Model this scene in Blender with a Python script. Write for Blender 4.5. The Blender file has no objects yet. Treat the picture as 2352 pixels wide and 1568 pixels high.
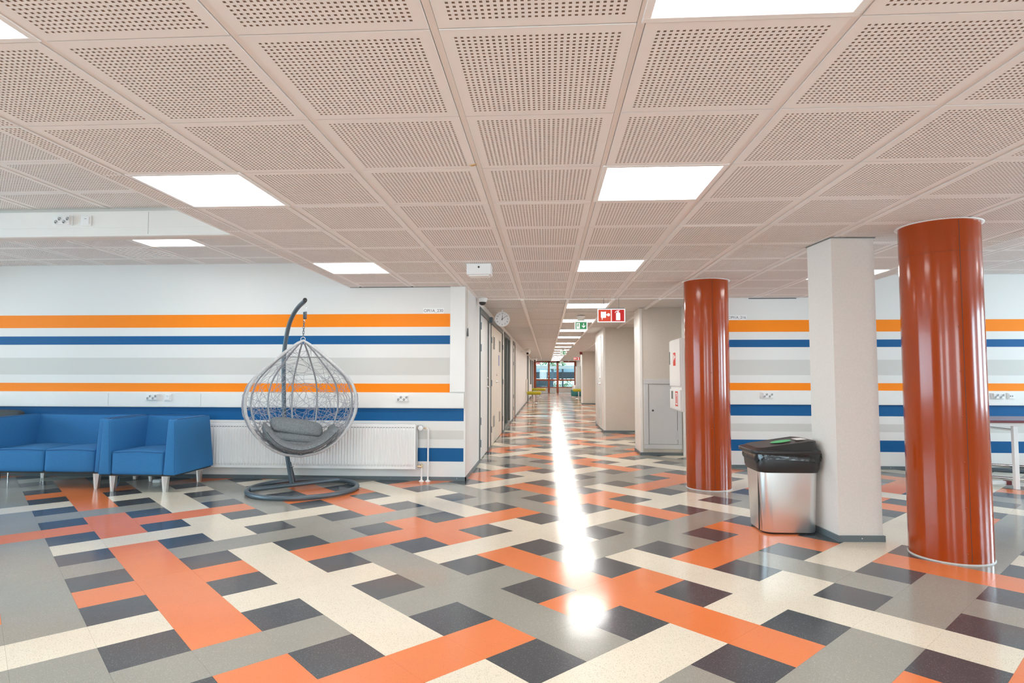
import bpy, bmesh, math, random
from mathutils import Vector, Matrix
random.seed(7)
S = bpy.context.scene
COL = S.collection
PI = math.pi
HC = 1.166          # camera height; floor is z=0
ZC = 2.176          # main ceiling
ZR = 2.459          # raised ceilings at the sides

# ------------------------------------------------------------------ camera, world, light, exposure
def cam():
    f, p, y, r = 1401.557, 0.05641, -0.0573, 0.00145
    cy, sy, cp, sp = math.cos(y), math.sin(y), math.cos(p), math.sin(p)
    fw = Vector((sy*cp, cy*cp, sp)); r0 = Vector((cy, -sy, 0)); u0 = r0.cross(fw)
    rt = math.cos(r)*r0 + math.sin(r)*u0; up = -math.sin(r)*r0 + math.cos(r)*u0
    cd = bpy.data.cameras.new('camera'); co = bpy.data.objects.new('camera', cd); COL.objects.link(co)
    m = Matrix((rt, up, -fw)).transposed().to_4x4(); m.translation = Vector((0, 0, HC)); co.matrix_world = m
    cd.sensor_width = 36; cd.lens = f/2352*36; cd.clip_start = .05; cd.clip_end = 300
    S.camera = co
cam()
w = bpy.data.worlds.new('world'); S.world = w; w.use_nodes = True
wn = w.node_tree.nodes['Background']; wn.inputs[0].default_value = (.62, .82, 1, 1); wn.inputs[1].default_value = 2.0
def area(name, loc, rot, sx, sy, power, col):
    l = bpy.data.lights.new(name, 'AREA'); l.shape = 'RECTANGLE'; l.size = sx; l.size_y = sy; l.energy = power; l.color = col
    o = bpy.data.objects.new(name, l); o.location = loc; o.rotation_euler = rot; COL.objects.link(o)
# daylight standing in the window openings of the two side walls and behind the camera
area('daylight_left', (-8.75, 2.0, 1.45), (0, -PI/2, 0), 1.5, 7.6, 300, (.62, .82, 1))
for _y in (.1, 3.1, 6.0): area('daylight_right', (9.25, _y, 1.45), (0, PI/2, 0), 1.5, 1.4, 140, (.66, .84, 1))
for _x in (-3.75, -.7, 3.7): area('daylight_rear', (_x, -4.75, 1.35), (PI/2, 0, 0), 1.3, 1.45, 55, (.86, .93, 1))
S.view_settings.view_transform = 'Standard'; S.view_settings.look = 'None'; S.view_settings.gamma = 1
S.view_settings.use_curve_mapping = False
S.view_settings.exposure = 0.5
S.cycles.use_denoising = True
S.cycles.max_bounces = 10; S.cycles.diffuse_bounces = 7; S.cycles.glossy_bounces = 5
S.cycles.sample_clamp_indirect = 6
PANEL = 9.0        # emission of the ceiling panels

# ------------------------------------------------------------------ materials
def mat(name, col, rough=.5, metal=0, spec=.5, coat=0, emis=None, es=1, bump=None, noise=None, alpha=None):
    """bump=(scale,strength,distance)  noise=(scale, amount) small colour variation"""
    m = bpy.data.materials.new(name); m.use_nodes = True
    nt = m.node_tree; b = nt.nodes['Principled BSDF']
    b.inputs['Base Color'].default_value = (*col, 1); b.inputs['Roughness'].default_value = rough
    b.inputs['Metallic'].default_value = metal; b.inputs['Specular IOR Level'].default_value = spec
    if coat: b.inputs['Coat Weight'].default_value = coat; b.inputs['Coat Roughness'].default_value = .06
    if emis: b.inputs['Emission Color'].default_value = (*emis, 1); b.inputs['Emission Strength'].default_value = es
    if bump or noise:
        tc = nt.nodes.new('ShaderNodeTexCoord')
    if noise:
        n = nt.nodes.new('ShaderNodeTexNoise'); n.inputs['Scale'].default_value = noise[0]; n.inputs['Detail'].default_value = 4
        nt.links.new(tc.outputs['Object'], n.inputs['Vector'])
        mr = nt.nodes.new('ShaderNodeMapRange'); mr.inputs[1].default_value = .3; mr.inputs[2].default_value = .7
        mr.inputs[3].default_value = 1-noise[1]; mr.inputs[4].default_value = 1+noise[1]
        nt.links.new(n.outputs['Fac'], mr.inputs[0])
        mx = nt.nodes.new('ShaderNodeVectorMath'); mx.operation = 'SCALE'; mx.inputs[0].default_value = col
        nt.links.new(mr.outputs[0], mx.inputs['Scale']); nt.links.new(mx.outputs[0], b.inputs['Base Color'])
    if bump:
        n = nt.nodes.new('ShaderNodeTexNoise'); n.inputs['Scale'].default_value = bump[0]; n.inputs['Detail'].default_value = 3
        nt.links.new(tc.outputs['Object'], n.inputs['Vector'])
        bp = nt.nodes.new('ShaderNodeBump'); bp.inputs['Strength'].default_value = bump[1]; bp.inputs['Distance'].default_value = bump[2]
        nt.links.new(n.outputs['Fac'], bp.inputs['Height']); nt.links.new(bp.outputs[0], b.inputs['Normal'])
    return m
def srgb(r, g, b):
    f = lambda c: (c/255/12.92 if c/255 <= .04045 else ((c/255+.055)/1.055)**2.4)
    return (f(r), f(g), f(b))
M = {}
M['wall'] = mat('painted_white_wall', (.80, .79, .765), .55, bump=(90, .08, .002))
M['wallgloss'] = mat('white_laminate', (.84, .83, .80), .3, noise=(3, .02))
M['beige'] = mat('woven_wallpaper_beige', (.62, .575, .51), .7, noise=(60, .05), bump=(240, .2, .001))
M['pillar'] = mat('woven_wallpaper_pale', (.73, .69, .645), .7, noise=(80, .03), bump=(240, .15, .001))
M['orange'] = mat('orange_wall_paint', srgb(255, 140, 12), .5, spec=.25, bump=(90, .08, .002))
M['blue'] = mat('blue_wall_paint', srgb(16, 92, 148), .5, spec=.25, bump=(90, .08, .002))
M['grey'] = mat('light_grey_wall_paint', srgb(212, 211, 206), .5, spec=.25, bump=(90, .08, .002))
M['skirt'] = mat('grey_rubber_skirting', srgb(104, 114, 118), .45, noise=(6, .06))
M['ceil'] = mat('ceiling_tile_face', (.87, .845, .82), .6, noise=(2, .015))
M['ceilmetal'] = mat('white_ceiling_metal', (.85, .82, .79), .38)
M['hole'] = mat('perforation_backing', (.40, .30, .225), .9, noise=(5, .1))
M['white'] = mat('white_plastic', (.85, .85, .84), .35, noise=(4, .01))
M['enamel'] = mat('white_radiator_enamel', (.87, .87, .86), .28, noise=(3, .01))
M['frame'] = mat('white_lamp_frame', (.88, .87, .85), .3)
M['panel'] = mat('lit_diffuser', (1, 1, 1), .5, emis=(1, .985, .955), es=PANEL)
M['panel_c'] = mat('lit_diffuser_corridor', (1, 1, 1), .5, emis=(1, .985, .955), es=PANEL*2.15)
M['steelgrey'] = mat('grey_steel_tube', srgb(92, 104, 112), .38, metal=.35, noise=(5, .05))
M['doorframe'] = mat('grey_door_frame', srgb(112, 118, 116), .45, noise=(4, .03))
M['doorleaf'] = mat('pale_door_laminate', srgb(222, 224, 222), .4, noise=(3, .02))
M['doorcream'] = mat('cream_door_laminate', srgb(226, 220, 208), .45, noise=(3, .02))
M['chrome'] = mat('polished_chrome', (.80, .80, .80), .12, metal=1, noise=(8, .03))
M['brass'] = mat('brass_valve', (.62, .46, .28), .28, metal=1, noise=(9, .08))
M['brushed'] = mat('brushed_steel', (.80, .79, .78), .36, metal=1, noise=(3, .03))
M['black'] = mat('black_plastic', (.022, .022, .023), .38, noise=(7, .1))
M['bag'] = mat('black_bin_liner', (.012, .012, .013), .2, spec=.7, bump=(14, .5, .01))
M['dark'] = mat('dark_gap', (.03, .028, .026), .7, noise=(5, .1))
M['red'] = mat('glossy_red_brown_paint', (.34, .046, .004), .15, spec=.34, coat=.15, noise=(3, .05))
M['sealant'] = mat('pale_sealant', srgb(190, 184, 178), .6, noise=(9, .05))
M['sofa'] = mat('blue_sofa_fabric', srgb(44, 116, 172), .8, noise=(90, .06), bump=(420, .5, .0012))
M['piping'] = mat('dark_blue_piping', srgb(32, 86, 138), .8, noise=(30, .05))
M['darkfab'] = mat('charcoal_upholstery', srgb(62, 68, 72), .75, noise=(30, .08))
M['rattan'] = mat('pale_grey_rattan', srgb(186, 187, 188), .5, noise=(40, .1), bump=(160, .5, .002))
M['rib'] = mat('grey_egg_rib', srgb(160, 163, 168), .42, noise=(10, .06))
M['web'] = mat('grey_synthetic_cane', srgb(170, 170, 178), .5, noise=(20, .08))
M['cushion'] = mat('mottled_grey_canvas', srgb(118, 124, 128), .9, noise=(70, .22), bump=(30, .5, .006))
M['crease'] = mat('dark_cushion_crease', srgb(52, 58, 62), .9, noise=(20, .1))
M['signred'] = mat('sign_red', srgb(205, 6, 6), .4, emis=srgb(235, 25, 15), es=.12)
M['signorange'] = mat('sign_orange_red', srgb(225, 62, 22), .4, emis=srgb(250, 90, 40), es=.12)
M['signwhite'] = mat('sign_white', (.9, .9, .9), .4, emis=(1, 1, 1), es=.35)
M['signgreen'] = mat('sign_green', srgb(20, 140, 80), .4, emis=srgb(20, 150, 90), es=.2)
M['alarmred'] = mat('dark_red_plastic', srgb(130, 20, 14), .45, noise=(9, .05))
M['redprint'] = mat('red_print', srgb(214, 66, 50), .5, noise=(9, .02))
M['text'] = mat('dark_grey_print', srgb(92, 96, 104), .6, noise=(9, .02))
M['label'] = mat('white_label_tape', (.9, .9, .9), .4, noise=(9, .01))
M['hatch'] = mat('grey_metal_hatch', srgb(204, 206, 208), .45, noise=(3, .02))
M['outletshade'] = mat('outlet_shade_grey', srgb(176, 178, 180), .5, noise=(9, .02))  # flat grey paints the shade inside the outlet recess
M['green'] = mat('green_bin_sticker', srgb(40, 190, 110), .35, noise=(9, .03))
M['tabletop'] = mat('blue_grey_tabletop', srgb(92, 100, 138), .35, noise=(30, .1))
M['tableedge'] = mat('dark_red_table_edge', srgb(112, 40, 42), .45, noise=(30, .1))
M['wood'] = mat('red_brown_window_frame', srgb(150, 70, 36), .4, noise=(8, .1))
M['kick'] = mat('pale_kick_panel', srgb(196, 192, 186), .4, noise=(4, .05))
M['lime'] = mat('mustard_green_leather', srgb(176, 164, 20), .45, noise=(20, .06))
M['teal'] = mat('teal_leather', srgb(30, 110, 112), .5, noise=(20, .06))
M['amber'] = mat('amber_panel', srgb(236, 165, 50), .5, noise=(8, .05))
M['amberchip'] = mat('broken_board_core', srgb(206, 170, 120), .8, noise=(30, .1))
M['bluetag'] = mat('blue_sticker', srgb(90, 120, 190), .4, noise=(8, .03))
M['outblue'] = mat('pale_blue_facade', srgb(196, 222, 238), .5, noise=(2, .06))
M['outdark'] = mat('dark_slate_cladding', srgb(56, 78, 92), .5, noise=(2, .1))
M['leaf'] = mat('bright_foliage', (.22, .42, .14), .7, noise=(6, .5))
M['ground'] = mat('outdoor_paving', (.32, .36, .3), .8, noise=(2, .2))
def glass():
    m = bpy.data.materials.new('window_glass'); m.use_nodes = True; nt = m.node_tree
    for n in list(nt.nodes): nt.nodes.remove(n)
    o = nt.nodes.new('ShaderNodeOutputMaterial'); mx = nt.nodes.new('ShaderNodeMixShader'); t = nt.nodes.new('ShaderNodeBsdfTransparent')
    g = nt.nodes.new('ShaderNodeBsdfGlossy'); g.inputs['Roughness'].default_value = .02
    fr = nt.nodes.new('ShaderNodeFresnel'); fr.inputs[0].default_value = 1.5
    t.inputs[0].default_value = (.93, .98, .97, 1)
    nt.links.new(fr.outputs[0], mx.inputs[0]); nt.links.new(t.outputs[0], mx.inputs[1]); nt.links.new(g.outputs[0], mx.inputs[2])
    nt.links.new(mx.outputs[0], o.inputs[0]); return m
M['glass'] = glass()
def floor_mat(name, base, fleck, amt=.09, fleck2=None, rough=.15):
    m = bpy.data.materials.new(name); m.use_nodes = True; nt = m.node_tree; b = nt.nodes['Principled BSDF']
    geo = nt.nodes.new('ShaderNodeNewGeometry')
    def layer(scale, thr, prev, colr, seed):
        mp = nt.nodes.new('ShaderNodeVectorMath'); mp.operation = 'ADD'; mp.inputs[1].default_value = (seed, seed*2, 0)
        nt.links.new(geo.outputs['Position'], mp.inputs[0])
        v = nt.nodes.new('ShaderNodeTexVoronoi'); v.inputs['Scale'].default_value = scale
        nt.links.new(mp.outputs[0], v.inputs['Vector'])
        sp = nt.nodes.new('ShaderNodeSeparateColor'); nt.links.new(v.outputs['Color'], sp.inputs[0])
        c = nt.nodes.new('ShaderNodeMath'); c.operation = 'LESS_THAN'; c.inputs[1].default_value = thr
        nt.links.new(sp.outputs[0], c.inputs[0])
        d = nt.nodes.new('ShaderNodeMath'); d.operation = 'LESS_THAN'; d.inputs[1].default_value = .42
        nt.links.new(v.outputs['Distance'], d.inputs[0])
        mu = nt.nodes.new('ShaderNodeMath'); mu.operation = 'MULTIPLY'; nt.links.new(c.outputs[0], mu.inputs[0]); nt.links.new(d.outputs[0], mu.inputs[1])
        mx = nt.nodes.new('ShaderNodeMix'); mx.data_type = 'RGBA'
        nt.links.new(mu.outputs[0], mx.inputs[0])
        if isinstance(prev, tuple): mx.inputs[6].default_value = (*prev, 1)
        else: nt.links.new(prev, mx.inputs[6])
        mx.inputs[7].default_value = (*colr, 1)
        return mx.outputs[2]
    c1 = layer(330, amt*1.3, base, fleck, 3.1)
    if fleck2: c1 = layer(420, amt*.9, c1, fleck2, 9.7)
    n = nt.nodes.new('ShaderNodeTexNoise'); n.inputs['Scale'].default_value = 1.3; n.inputs['Detail'].default_value = 5
    nt.links.new(geo.outputs['Position'], n.inputs['Vector'])
    mr = nt.nodes.new('ShaderNodeMapRange'); mr.inputs[1].default_value = .3; mr.inputs[2].default_value = .7; mr.inputs[3].default_value = .95; mr.inputs[4].default_value = 1.05
    nt.links.new(n.outputs['Fac'], mr.inputs[0])
    sc = nt.nodes.new('ShaderNodeVectorMath'); sc.operation = 'SCALE'; nt.links.new(c1, sc.inputs[0]); nt.links.new(mr.outputs[0], sc.inputs['Scale'])
    nt.links.new(sc.outputs[0], b.inputs['Base Color'])
    rr = nt.nodes.new('ShaderNodeMapRange'); rr.inputs[1].default_value = .3; rr.inputs[2].default_value = .7; rr.inputs[3].default_value = rough-.03; rr.inputs[4].default_value = rough+.04
    nt.links.new(n.outputs['Fac'], rr.inputs[0]); nt.links.new(rr.outputs[0], b.inputs['Roughness'])
    b.inputs['Specular IOR Level'].default_value = .55
    # slow waviness of the polished covering
    n2 = nt.nodes.new('ShaderNodeTexNoise'); n2.inputs['Scale'].default_value = 9; n2.inputs['Detail'].default_value = 2
    nt.links.new(geo.outputs['Position'], n2.inputs['Vector'])
    bp = nt.nodes.new('ShaderNodeBump'); bp.inputs['Strength'].default_value = .12; bp.inputs['Distance'].default_value = .003
    nt.links.new(n2.outputs['Fac'], bp.inputs['Height']); nt.links.new(bp.outputs[0], b.inputs['Normal'])
    return m
FM = {'O': floor_mat('orange_vinyl', srgb(232, 131, 78), srgb(205, 110, 64), .05),
      'C': floor_mat('cream_vinyl', srgb(233, 224, 204), srgb(160, 148, 130), .12, srgb(246, 240, 228)),
      'G': floor_mat('grey_vinyl', srgb(155, 153, 144), srgb(188, 187, 180), .09, srgb(128, 126, 118)),
      'D': floor_mat('charcoal_vinyl', srgb(72, 77, 82), srgb(128, 131, 134), .08)}
M['subfloor'] = mat('joint_adhesive', srgb(100, 92, 84), .8, noise=(9, .1))

# ------------------------------------------------------------------ mesh helpers
class B:
    def __init__(s): s.v = []; s.f = []; s.m = []; s.smooth = []
    def add(s, vs, fs, mi=0, sm=False):
        o = len(s.v); s.v += [tuple(v) for v in vs]; s.f += [tuple(i+o for i in f) for f in fs]; s.m += [mi]*len(fs); s.smooth += [sm]*len(fs); return s
    def box(s, x0, x1, y0, y1, z0, z1, mi=0, mtx=None):
        vs = [Vector((x, y, z)) for z in (z0, z1) for y in (y0, y1) for x in (x0, x1)]
        if mtx: vs = [mtx @ v for v in vs]
        return s.add(vs, [(0, 2, 3, 1), (4, 5, 7, 6), (0, 1, 5, 4), (2, 6, 7, 3), (0, 4, 6, 2), (1, 3, 7, 5)], mi)
    def bbox(s, x0, x1, y0, y1, z0, z1, b=.004, mi=0, mtx=None):
        """box with chamfered edges"""
        b = min(b, (x1-x0)*.45, (y1-y0)*.45, (z1-z0)*.45)
        bm = bmesh.new(); bmesh.ops.create_cube(bm, size=1)
        for v in bm.verts: v.co = Vector(((x0+x1)/2+v.co.x*(x1-x0), (y0+y1)/2+v.co.y*(y1-y0), (z0+z1)/2+v.co.z*(z1-z0)))
        bmesh.ops.bevel(bm, geom=list(bm.edges), offset=b, segments=2, affect='EDGES', profile=.5)
        bm.verts.index_update()
        vs = [(mtx @ v.co) if mtx else v.co.copy() for v in bm.verts]; fs = [[v.index for v in f.verts] for f in bm.faces]
        bm.free(); return s.add(vs, fs, mi)
    def tube(s, pts, r, n=8, mi=0, closed=False, cap=True):
        pts = [Vector(p) for p in pts]; N = len(pts); rr = r if isinstance(r, (list, tuple)) else [r]*N
        vs = []; nrm = None
        for i, p in enumerate(pts):
            if closed: t = pts[(i+1) % N]-pts[i-1]
            else: t = pts[min(i+1, N-1)]-pts[max(i-1, 0)]
            t = t.normalized() if t.length > 1e-9 else Vector((0, 0, 1))
            if nrm is None:
                a = Vector((0, 0, 1)) if abs(t.z) < .9 else Vector((1, 0, 0)); nrm = (a-t*a.dot(t)).normalized()
            else: nrm = (nrm-t*nrm.dot(t)).normalized()
            bn = t.cross(nrm)
            for k in range(n):
                an = 2*PI*k/n; vs.append(p+(nrm*math.cos(an)+bn*math.sin(an))*rr[i])
        fs = []
        for i in range(N if closed else N-1):
            j = (i+1) % N
            for k in range(n): fs.append((i*n+k, i*n+(k+1) % n, j*n+(k+1) % n, j*n+k))
        s.add(vs, fs, mi, True)
        if cap and not closed:
            s.add([vs[k] for k in range(n)], [tuple(range(n))[::-1]], mi); s.add([vs[(N-1)*n+k] for k in range(n)], [tuple(range(n))], mi)
        return s
    def cyl(s, a, b, r, n=16, mi=0, r2=None): return s.tube([a, b], [r, r if r2 is None else r2], n, mi)
    def lathe(s, prof, c, n=24, mi=0, axis='z', cap=True):
        vs = []; c = Vector(c)
        for (r, h) in prof:
            for k in range(n):
                a = 2*PI*k/n; u, v = r*math.cos(a), r*math.sin(a)
                vs.append(c+(Vector((u, v, h)) if axis == 'z' else Vector((u, h, v)) if axis == 'y' else Vector((h, u, v))))
        fs = [(i*n+k, i*n+(k+1) % n, (i+1)*n+(k+1) % n, (i+1)*n+k) for i in range(len(prof)-1) for k in range(n)]
        s.add(vs, fs, mi, True)
        if cap:
            for i in (0, len(prof)-1):
                if prof[i][0] > 1e-4: s.add([vs[i*n+k] for k in range(n)], [tuple(range(n))], mi)
        return s
    def prism(s, pts, h, mtx, mi=0):
        """2-D outline (x,y) extruded by h along local z, then placed by mtx"""
        n = len(pts); vs = [mtx @ Vector((x, y, 0)) for x, y in pts]+[mtx @ Vector((x, y, h)) for x, y in pts]
        return s.add(vs, [tuple(range(n))[::-1], tuple(range(n, 2*n))]+[(i, (i+1) % n, n+(i+1) % n, n+i) for i in range(n)], mi)
    def soft(s, c8, r, mi=0, n=8, crown=(0, 0, 0)):
        """rounded, slightly bulging upholstered block spanning 8 corners (order: x fastest, then y, then z)"""
        c8 = [Vector(c) for c in c8]
        dx = (c8[1]-c8[0]).length; dy = (c8[2]-c8[0]).length; dz = (c8[4]-c8[0]).length; H = (dx/2, dy/2, dz/2)
        def cs(h):
            inner = [-(h-r)+2*(h-r)*i/n for i in range(n+1)]
            return [-h, -h+.08*r, -h+.35*r]+inner+[h-.35*r, h-.08*r, h]
        cx, cy, cz = cs(H[0]), cs(H[1]), cs(H[2]); N = len(cx)-1
        idx = {}; vs = []; fs = []
        def vert(i, j, k):
            if (i, j, k) in idx: return idx[(i, j, k)]
            p = Vector((cx[i], cy[j], cz[k])); q = Vector([max(-(H[a]-r), min(H[a]-r, p[a])) for a in range(3)]); d = p-q
            if d.length > 1e-9: p = q+d*(r/d.length)
            t = [(p[a]/H[a]) for a in range(3)]
            for a in range(3):
                b_, c_ = (a+1) % 3, (a+2) % 3
                if crown[a] and abs(t[a]) > .3: p[a] += math.copysign(crown[a], t[a])*(1-t[b_]**2)*(1-t[c_]**2)*abs(t[a])
            t = [(p[a]/H[a]+1)/2 for a in range(3)]
            P = Vector((0, 0, 0))
            for q_ in range(8):
                w_ = (t[0] if q_ & 1 else 1-t[0])*(t[1] if q_ & 2 else 1-t[1])*(t[2] if q_ & 4 else 1-t[2]); P += c8[q_]*w_
            idx[(i, j, k)] = len(vs); vs.append(P); return idx[(i, j, k)]
        for a in range(N):
            for b_ in range(N):
                fs.append((vert(a, b_, 0), vert(a, b_+1, 0), vert(a+1, b_+1, 0), vert(a+1, b_, 0)))
                fs.append((vert(a, b_, N), vert(a+1, b_, N), vert(a+1, b_+1, N), vert(a, b_+1, N)))
                fs.append((vert(a, 0, b_), vert(a+1, 0, b_), vert(a+1, 0, b_+1), vert(a, 0, b_+1)))
                fs.append((vert(a, N, b_), vert(a, N, b_+1), vert(a+1, N, b_+1), vert(a+1, N, b_)))
                fs.append((vert(0, a, b_), vert(0, a, b_+1), vert(0, a+1, b_+1), vert(0, a+1, b_)))
                fs.append((vert(N, a, b_), vert(N, a+1, b_), vert(N, a+1, b_+1), vert(N, a, b_+1)))
        return s.add(vs, fs, mi, True)
    def mesh(s, name, mats):
        me = bpy.data.meshes.new(name); me.from_pydata(s.v, [], s.f)
        for m in mats: me.materials.append(M[m] if isinstance(m, str) else m)
        me.polygons.foreach_set('material_index', s.m); me.polygons.foreach_set('use_smooth', s.smooth); me.update(); return me
    def obj(s, name, mats, parent=None, label=None):
        if not isinstance(mats, (list, tuple)): mats = [mats]
        return link(name, s.mesh(name, mats), parent, label)
def link(name, me, parent=None, label=None, loc=None):
    o = bpy.data.objects.new(name, me); COL.objects.link(o)
    if parent:
        o.parent = parent
        if loc is None: o.matrix_parent_inverse = parent.matrix_basis.inverted()
    if loc is not None: o.location = loc
    if label: o['label'] = label
    return o
def tag(o, label, cat, group=None):
    o['label'] = label; o['category'] = cat
    if group: o['group'] = group
    return o
def thing(name, label, cat, loc=(0, 0, 0), group=None, rz=0):
    o = bpy.data.objects.new(name, None); COL.objects.link(o); o.location = loc; o.rotation_euler = (0, 0, rz); o.empty_display_size = .1
    return tag(o, label, cat, group)
def struct(o, label): o['kind'] = 'structure'; o['label'] = label; return o
def dup(o, loc, label, rz=None):
    c = o.copy(); COL.objects.link(c); c.location = loc
    if rz is not None: c.rotation_euler = (0, 0, rz)
    if label: c['label'] = label
    for ch in list(o.children):
        d = ch.copy(); COL.objects.link(d); d.parent = c
        for g in ch.children:
            e = g.copy(); COL.objects.link(e); e.parent = d
    return c
def text(s, size, mtx, m, parent, name='lettering', depth=.0006):
    cu = bpy.data.curves.new(name, 'FONT'); cu.body = s; cu.size = size; cu.extrude = depth; cu.align_x = 'CENTER'; cu.align_y = 'CENTER'
    t = bpy.data.objects.new(name, cu); COL.objects.link(t)
    bpy.context.view_layer.update()
    me = bpy.data.meshes.new_from_object(t.evaluated_get(bpy.context.evaluated_depsgraph_get())); bpy.data.objects.remove(t)
    me.materials.clear(); me.materials.append(M[m]); me.transform(mtx)
    return link(name, me, parent)
# frames for flat work: facing -Y (camera side) and facing +X (left corridor wall), facing -X
def fY(x, y, z): return Matrix(((1, 0, 0, x), (0, 0, -1, y), (0, 1, 0, z), (0, 0, 0, 1)))        # local x->X, y->Z, z->-Y
def fX(x, y, z): return Matrix(((0, 0, 1, x), (1, 0, 0, y), (0, 1, 0, z), (0, 0, 0, 1)))         # local x->Y, y->Z, z->+X
def fNX(x, y, z): return Matrix(((0, 0, -1, x), (-1, 0, 0, y), (0, 1, 0, z), (0, 0, 0, 1)))      # local x->-Y, y->Z, z->-X

YL = 6.83; XL = -.9135; YR = 8.0; XR = 2.0; YF = 42.0
# ------------------------------------------------------------------ floor
fl = B().box(-8.6, 9.1, -4.6, YF+.2, -.2, -.003).obj('floor', 'subfloor'); struct(fl, 'polished floor of orange, cream, grey and charcoal vinyl tiles laid as a diagonal weave')
per, u0, v0 = .59067, 2.38087, 2.44872; c2 = per/2; s2 = math.sqrt(2)
Rm = S.camera.matrix_world.inverted()
def px(p):
    q = Rm @ Vector(p)
    if q.z > -.05: return None
    return (1176+1401.557*q.x/-q.z, 784-1401.557*q.y/-q.z)
UC = 'OCG'; VC = 'GCO'
cells = []
for a in range(-60, 130):
    for b in range(-60, 130):
        u = u0+c2*a; v = v0+c2*b; x = (u-v)/s2; y = (u+v)/s2
        if not (-8.5 < x < 9 and -4.5 < y < YF): continue
        if y > YL+.25 and x < XL-.25: continue
        if y > YR+.3 and x > XR+.3: continue
        i, j = a//2, b//2                      # dark cell where both even
        if a % 2 == 0 and b % 2 == 0: k = 'D'
        elif a % 2 and b % 2 == 0: k = UC[i % 3]
        elif a % 2 == 0: k = VC[j % 3]
        else: k = VC[j % 3] if (i+j) % 2 else UC[i % 3]
        if a <= -8 and k == 'D': k = 'G'
        P = [px((x, y-.2, 0)), px((x+.2, y, 0)), px((x, y+.2, 0)), px((x-.2, y, 0))]
        ar = 0
        if all(P):
            ar = abs(sum(P[q][0]*P[(q+1) % 4][1]-P[(q+1) % 4][0]*P[q][1] for q in range(4)))/2
            cx_ = sum(p[0] for p in P)/4; cy_ = sum(p[1] for p in P)/4
            if not (-120 < cx_ < 2472 and cy_ < 1640): ar = 0
        cells.append((ar, x, y, k))
cells.sort(key=lambda t: -t[0])
hw = c2/2-.0003; rt2 = 1/s2
def tile_add(b, x, y, mi):
    cs = [(-hw, -hw), (hw, -hw), (hw, hw), (-hw, hw)]
    top = [(x+(p-q)*rt2, y+(p+q)*rt2, 0) for p, q in cs]; bot = [(t[0], t[1], -.003) for t in top]
    b.add(top+bot, [(0, 1, 2, 3), (0, 4, 5, 1), (1, 5, 6, 2), (2, 6, 7, 3), (3, 7, 4, 0)], mi)
tm = {}
for k in 'OCGD':
    b = B(); tile_add(b, 0, 0, 0); tm[k] = b.mesh('floor_tile', [FM[k]])
for ar, x, y, k in cells[:300]: link('floor_tile', tm[k], fl, loc=(x, y, 0))
b = B()
for ar, x, y, k in cells[300:]: tile_add(b, x, y, 'OCGD'.index(k))
o = b.obj('floor_tile_field', [FM[k] for k in 'OCGD'], fl); o['kind'] = 'stuff'

# ------------------------------------------------------------------ walls of the hall
def wall(name, label, boxes, m='wall'):
    b = B()
    for q in boxes: b.box(*q)
    return struct(b.obj(name, m), label)
wl = wall('wall_left', 'white wall with orange, blue and grey stripes behind the blue sofa', [(-8.5, XL-.1, YL, YL+.12, 0, 2.6), (XL-.1, XL, YL, YL+.12, 0, ZC+.05)])
wr = wall('wall_right', 'white wall with orange, blue and grey stripes behind the two red columns', [(XR, 9.0, YR, YR+.12, 0, 2.6)])
SL = [('orange', 1.721, 1.869), ('blue', 1.524, 1.622), ('grey', 1.175, 1.371), ('orange', .980, 1.078), ('blue', .660, .801), ('grey', .457, .555), ('blue', .211, .360)]
SR = [('orange', 1.737, 1.889), ('blue', 1.540, 1.636), ('grey', 1.182, 1.378), ('orange', .987, 1.082), ('blue', .665, .806), ('grey', .466, .565), ('blue', .218, .361)]
for k, (c, z0, z1) in enumerate(SL):
    B().box(-8.5, -1.093 if k < 4 else -.933, YL-.0012, YL, z0, z1).obj('stripe', c, wl, c.replace('grey', 'light grey')+' painted stripe')
for c, z0, z1 in SR:
    B().box(XR+.02, 9.0, YR-.0012, YR, z0, z1).obj('stripe', c, wr, c.replace('grey', 'light grey')+' painted stripe')
struct(B().bbox(-1.088, XL-.004, YL-.022, YL, .985, ZC-.002, .003).obj('trim_1', 'wallgloss'), 'narrow white boxed riser at the end of the striped left wall')
struct(B().box(XL, XL+.0, YL, YL, 0, 0).obj('trim_2', 'wallgloss'), '') if False else None
# side walls and rear wall of the hall, with windows
def window(name, label, mt, W, H, n):
    fr = B(); g = B()
    fr.bbox(0, W, -.06, .06, 0, .07, mtx=mt); fr.bbox(0, W, -.06, .06, H-.07, H, mtx=mt)
    for i in range(n+1):
        x = i*(W-.07)/n; fr.bbox(x, x+.07, -.06, .06, .07, H-.07, mtx=mt)
    o = fr.obj(name, 'white'); struct(o, label)
    for i in range(n):
        x = i*(W-.07)/n+.07; B().box(x, x+(W-.07)/n-.07, -.005, .005, .07, H-.07, mtx=mt).obj('pane', 'glass', o)
    return o
def rotm(rz, loc): return Matrix.Translation(loc) @ Matrix.Rotation(rz, 4, 'Z')
wall('wall_side_left', 'window wall on the far left of the hall', [(-8.62, -8.5, -4.5, YL, 0, .65), (-8.62, -8.5, -4.5, YL, 2.2, 2.6), (-8.62, -8.5, -4.5, -1.8, .65, 2.2), (-8.62, -8.5, 5.8, YL, .65, 2.2)])
wall('wall_side_right', 'window wall on the far right of the hall', [(9.0, 9.12, -4.5, YR, 0, .65), (9.0, 9.12, -4.5, YR, 2.2, 2.6), (9.0, 9.12, -4.5, -.8, .65, 2.2), (9.0, 9.12, 6.8, YR, .65, 2.2)])
wall('wall_rear', 'window wall behind the viewer', [(-8.5, 9.0, -4.62, -4.5, 0, .6), (-8.5, 9.0, -4.62, -4.5, 2.1, 2.6), (-8.5, -4.5, -4.62, -4.5, .6, 2.1), (4.5, 9.0, -4.62, -4.5, .6, 2.1)])
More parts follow.
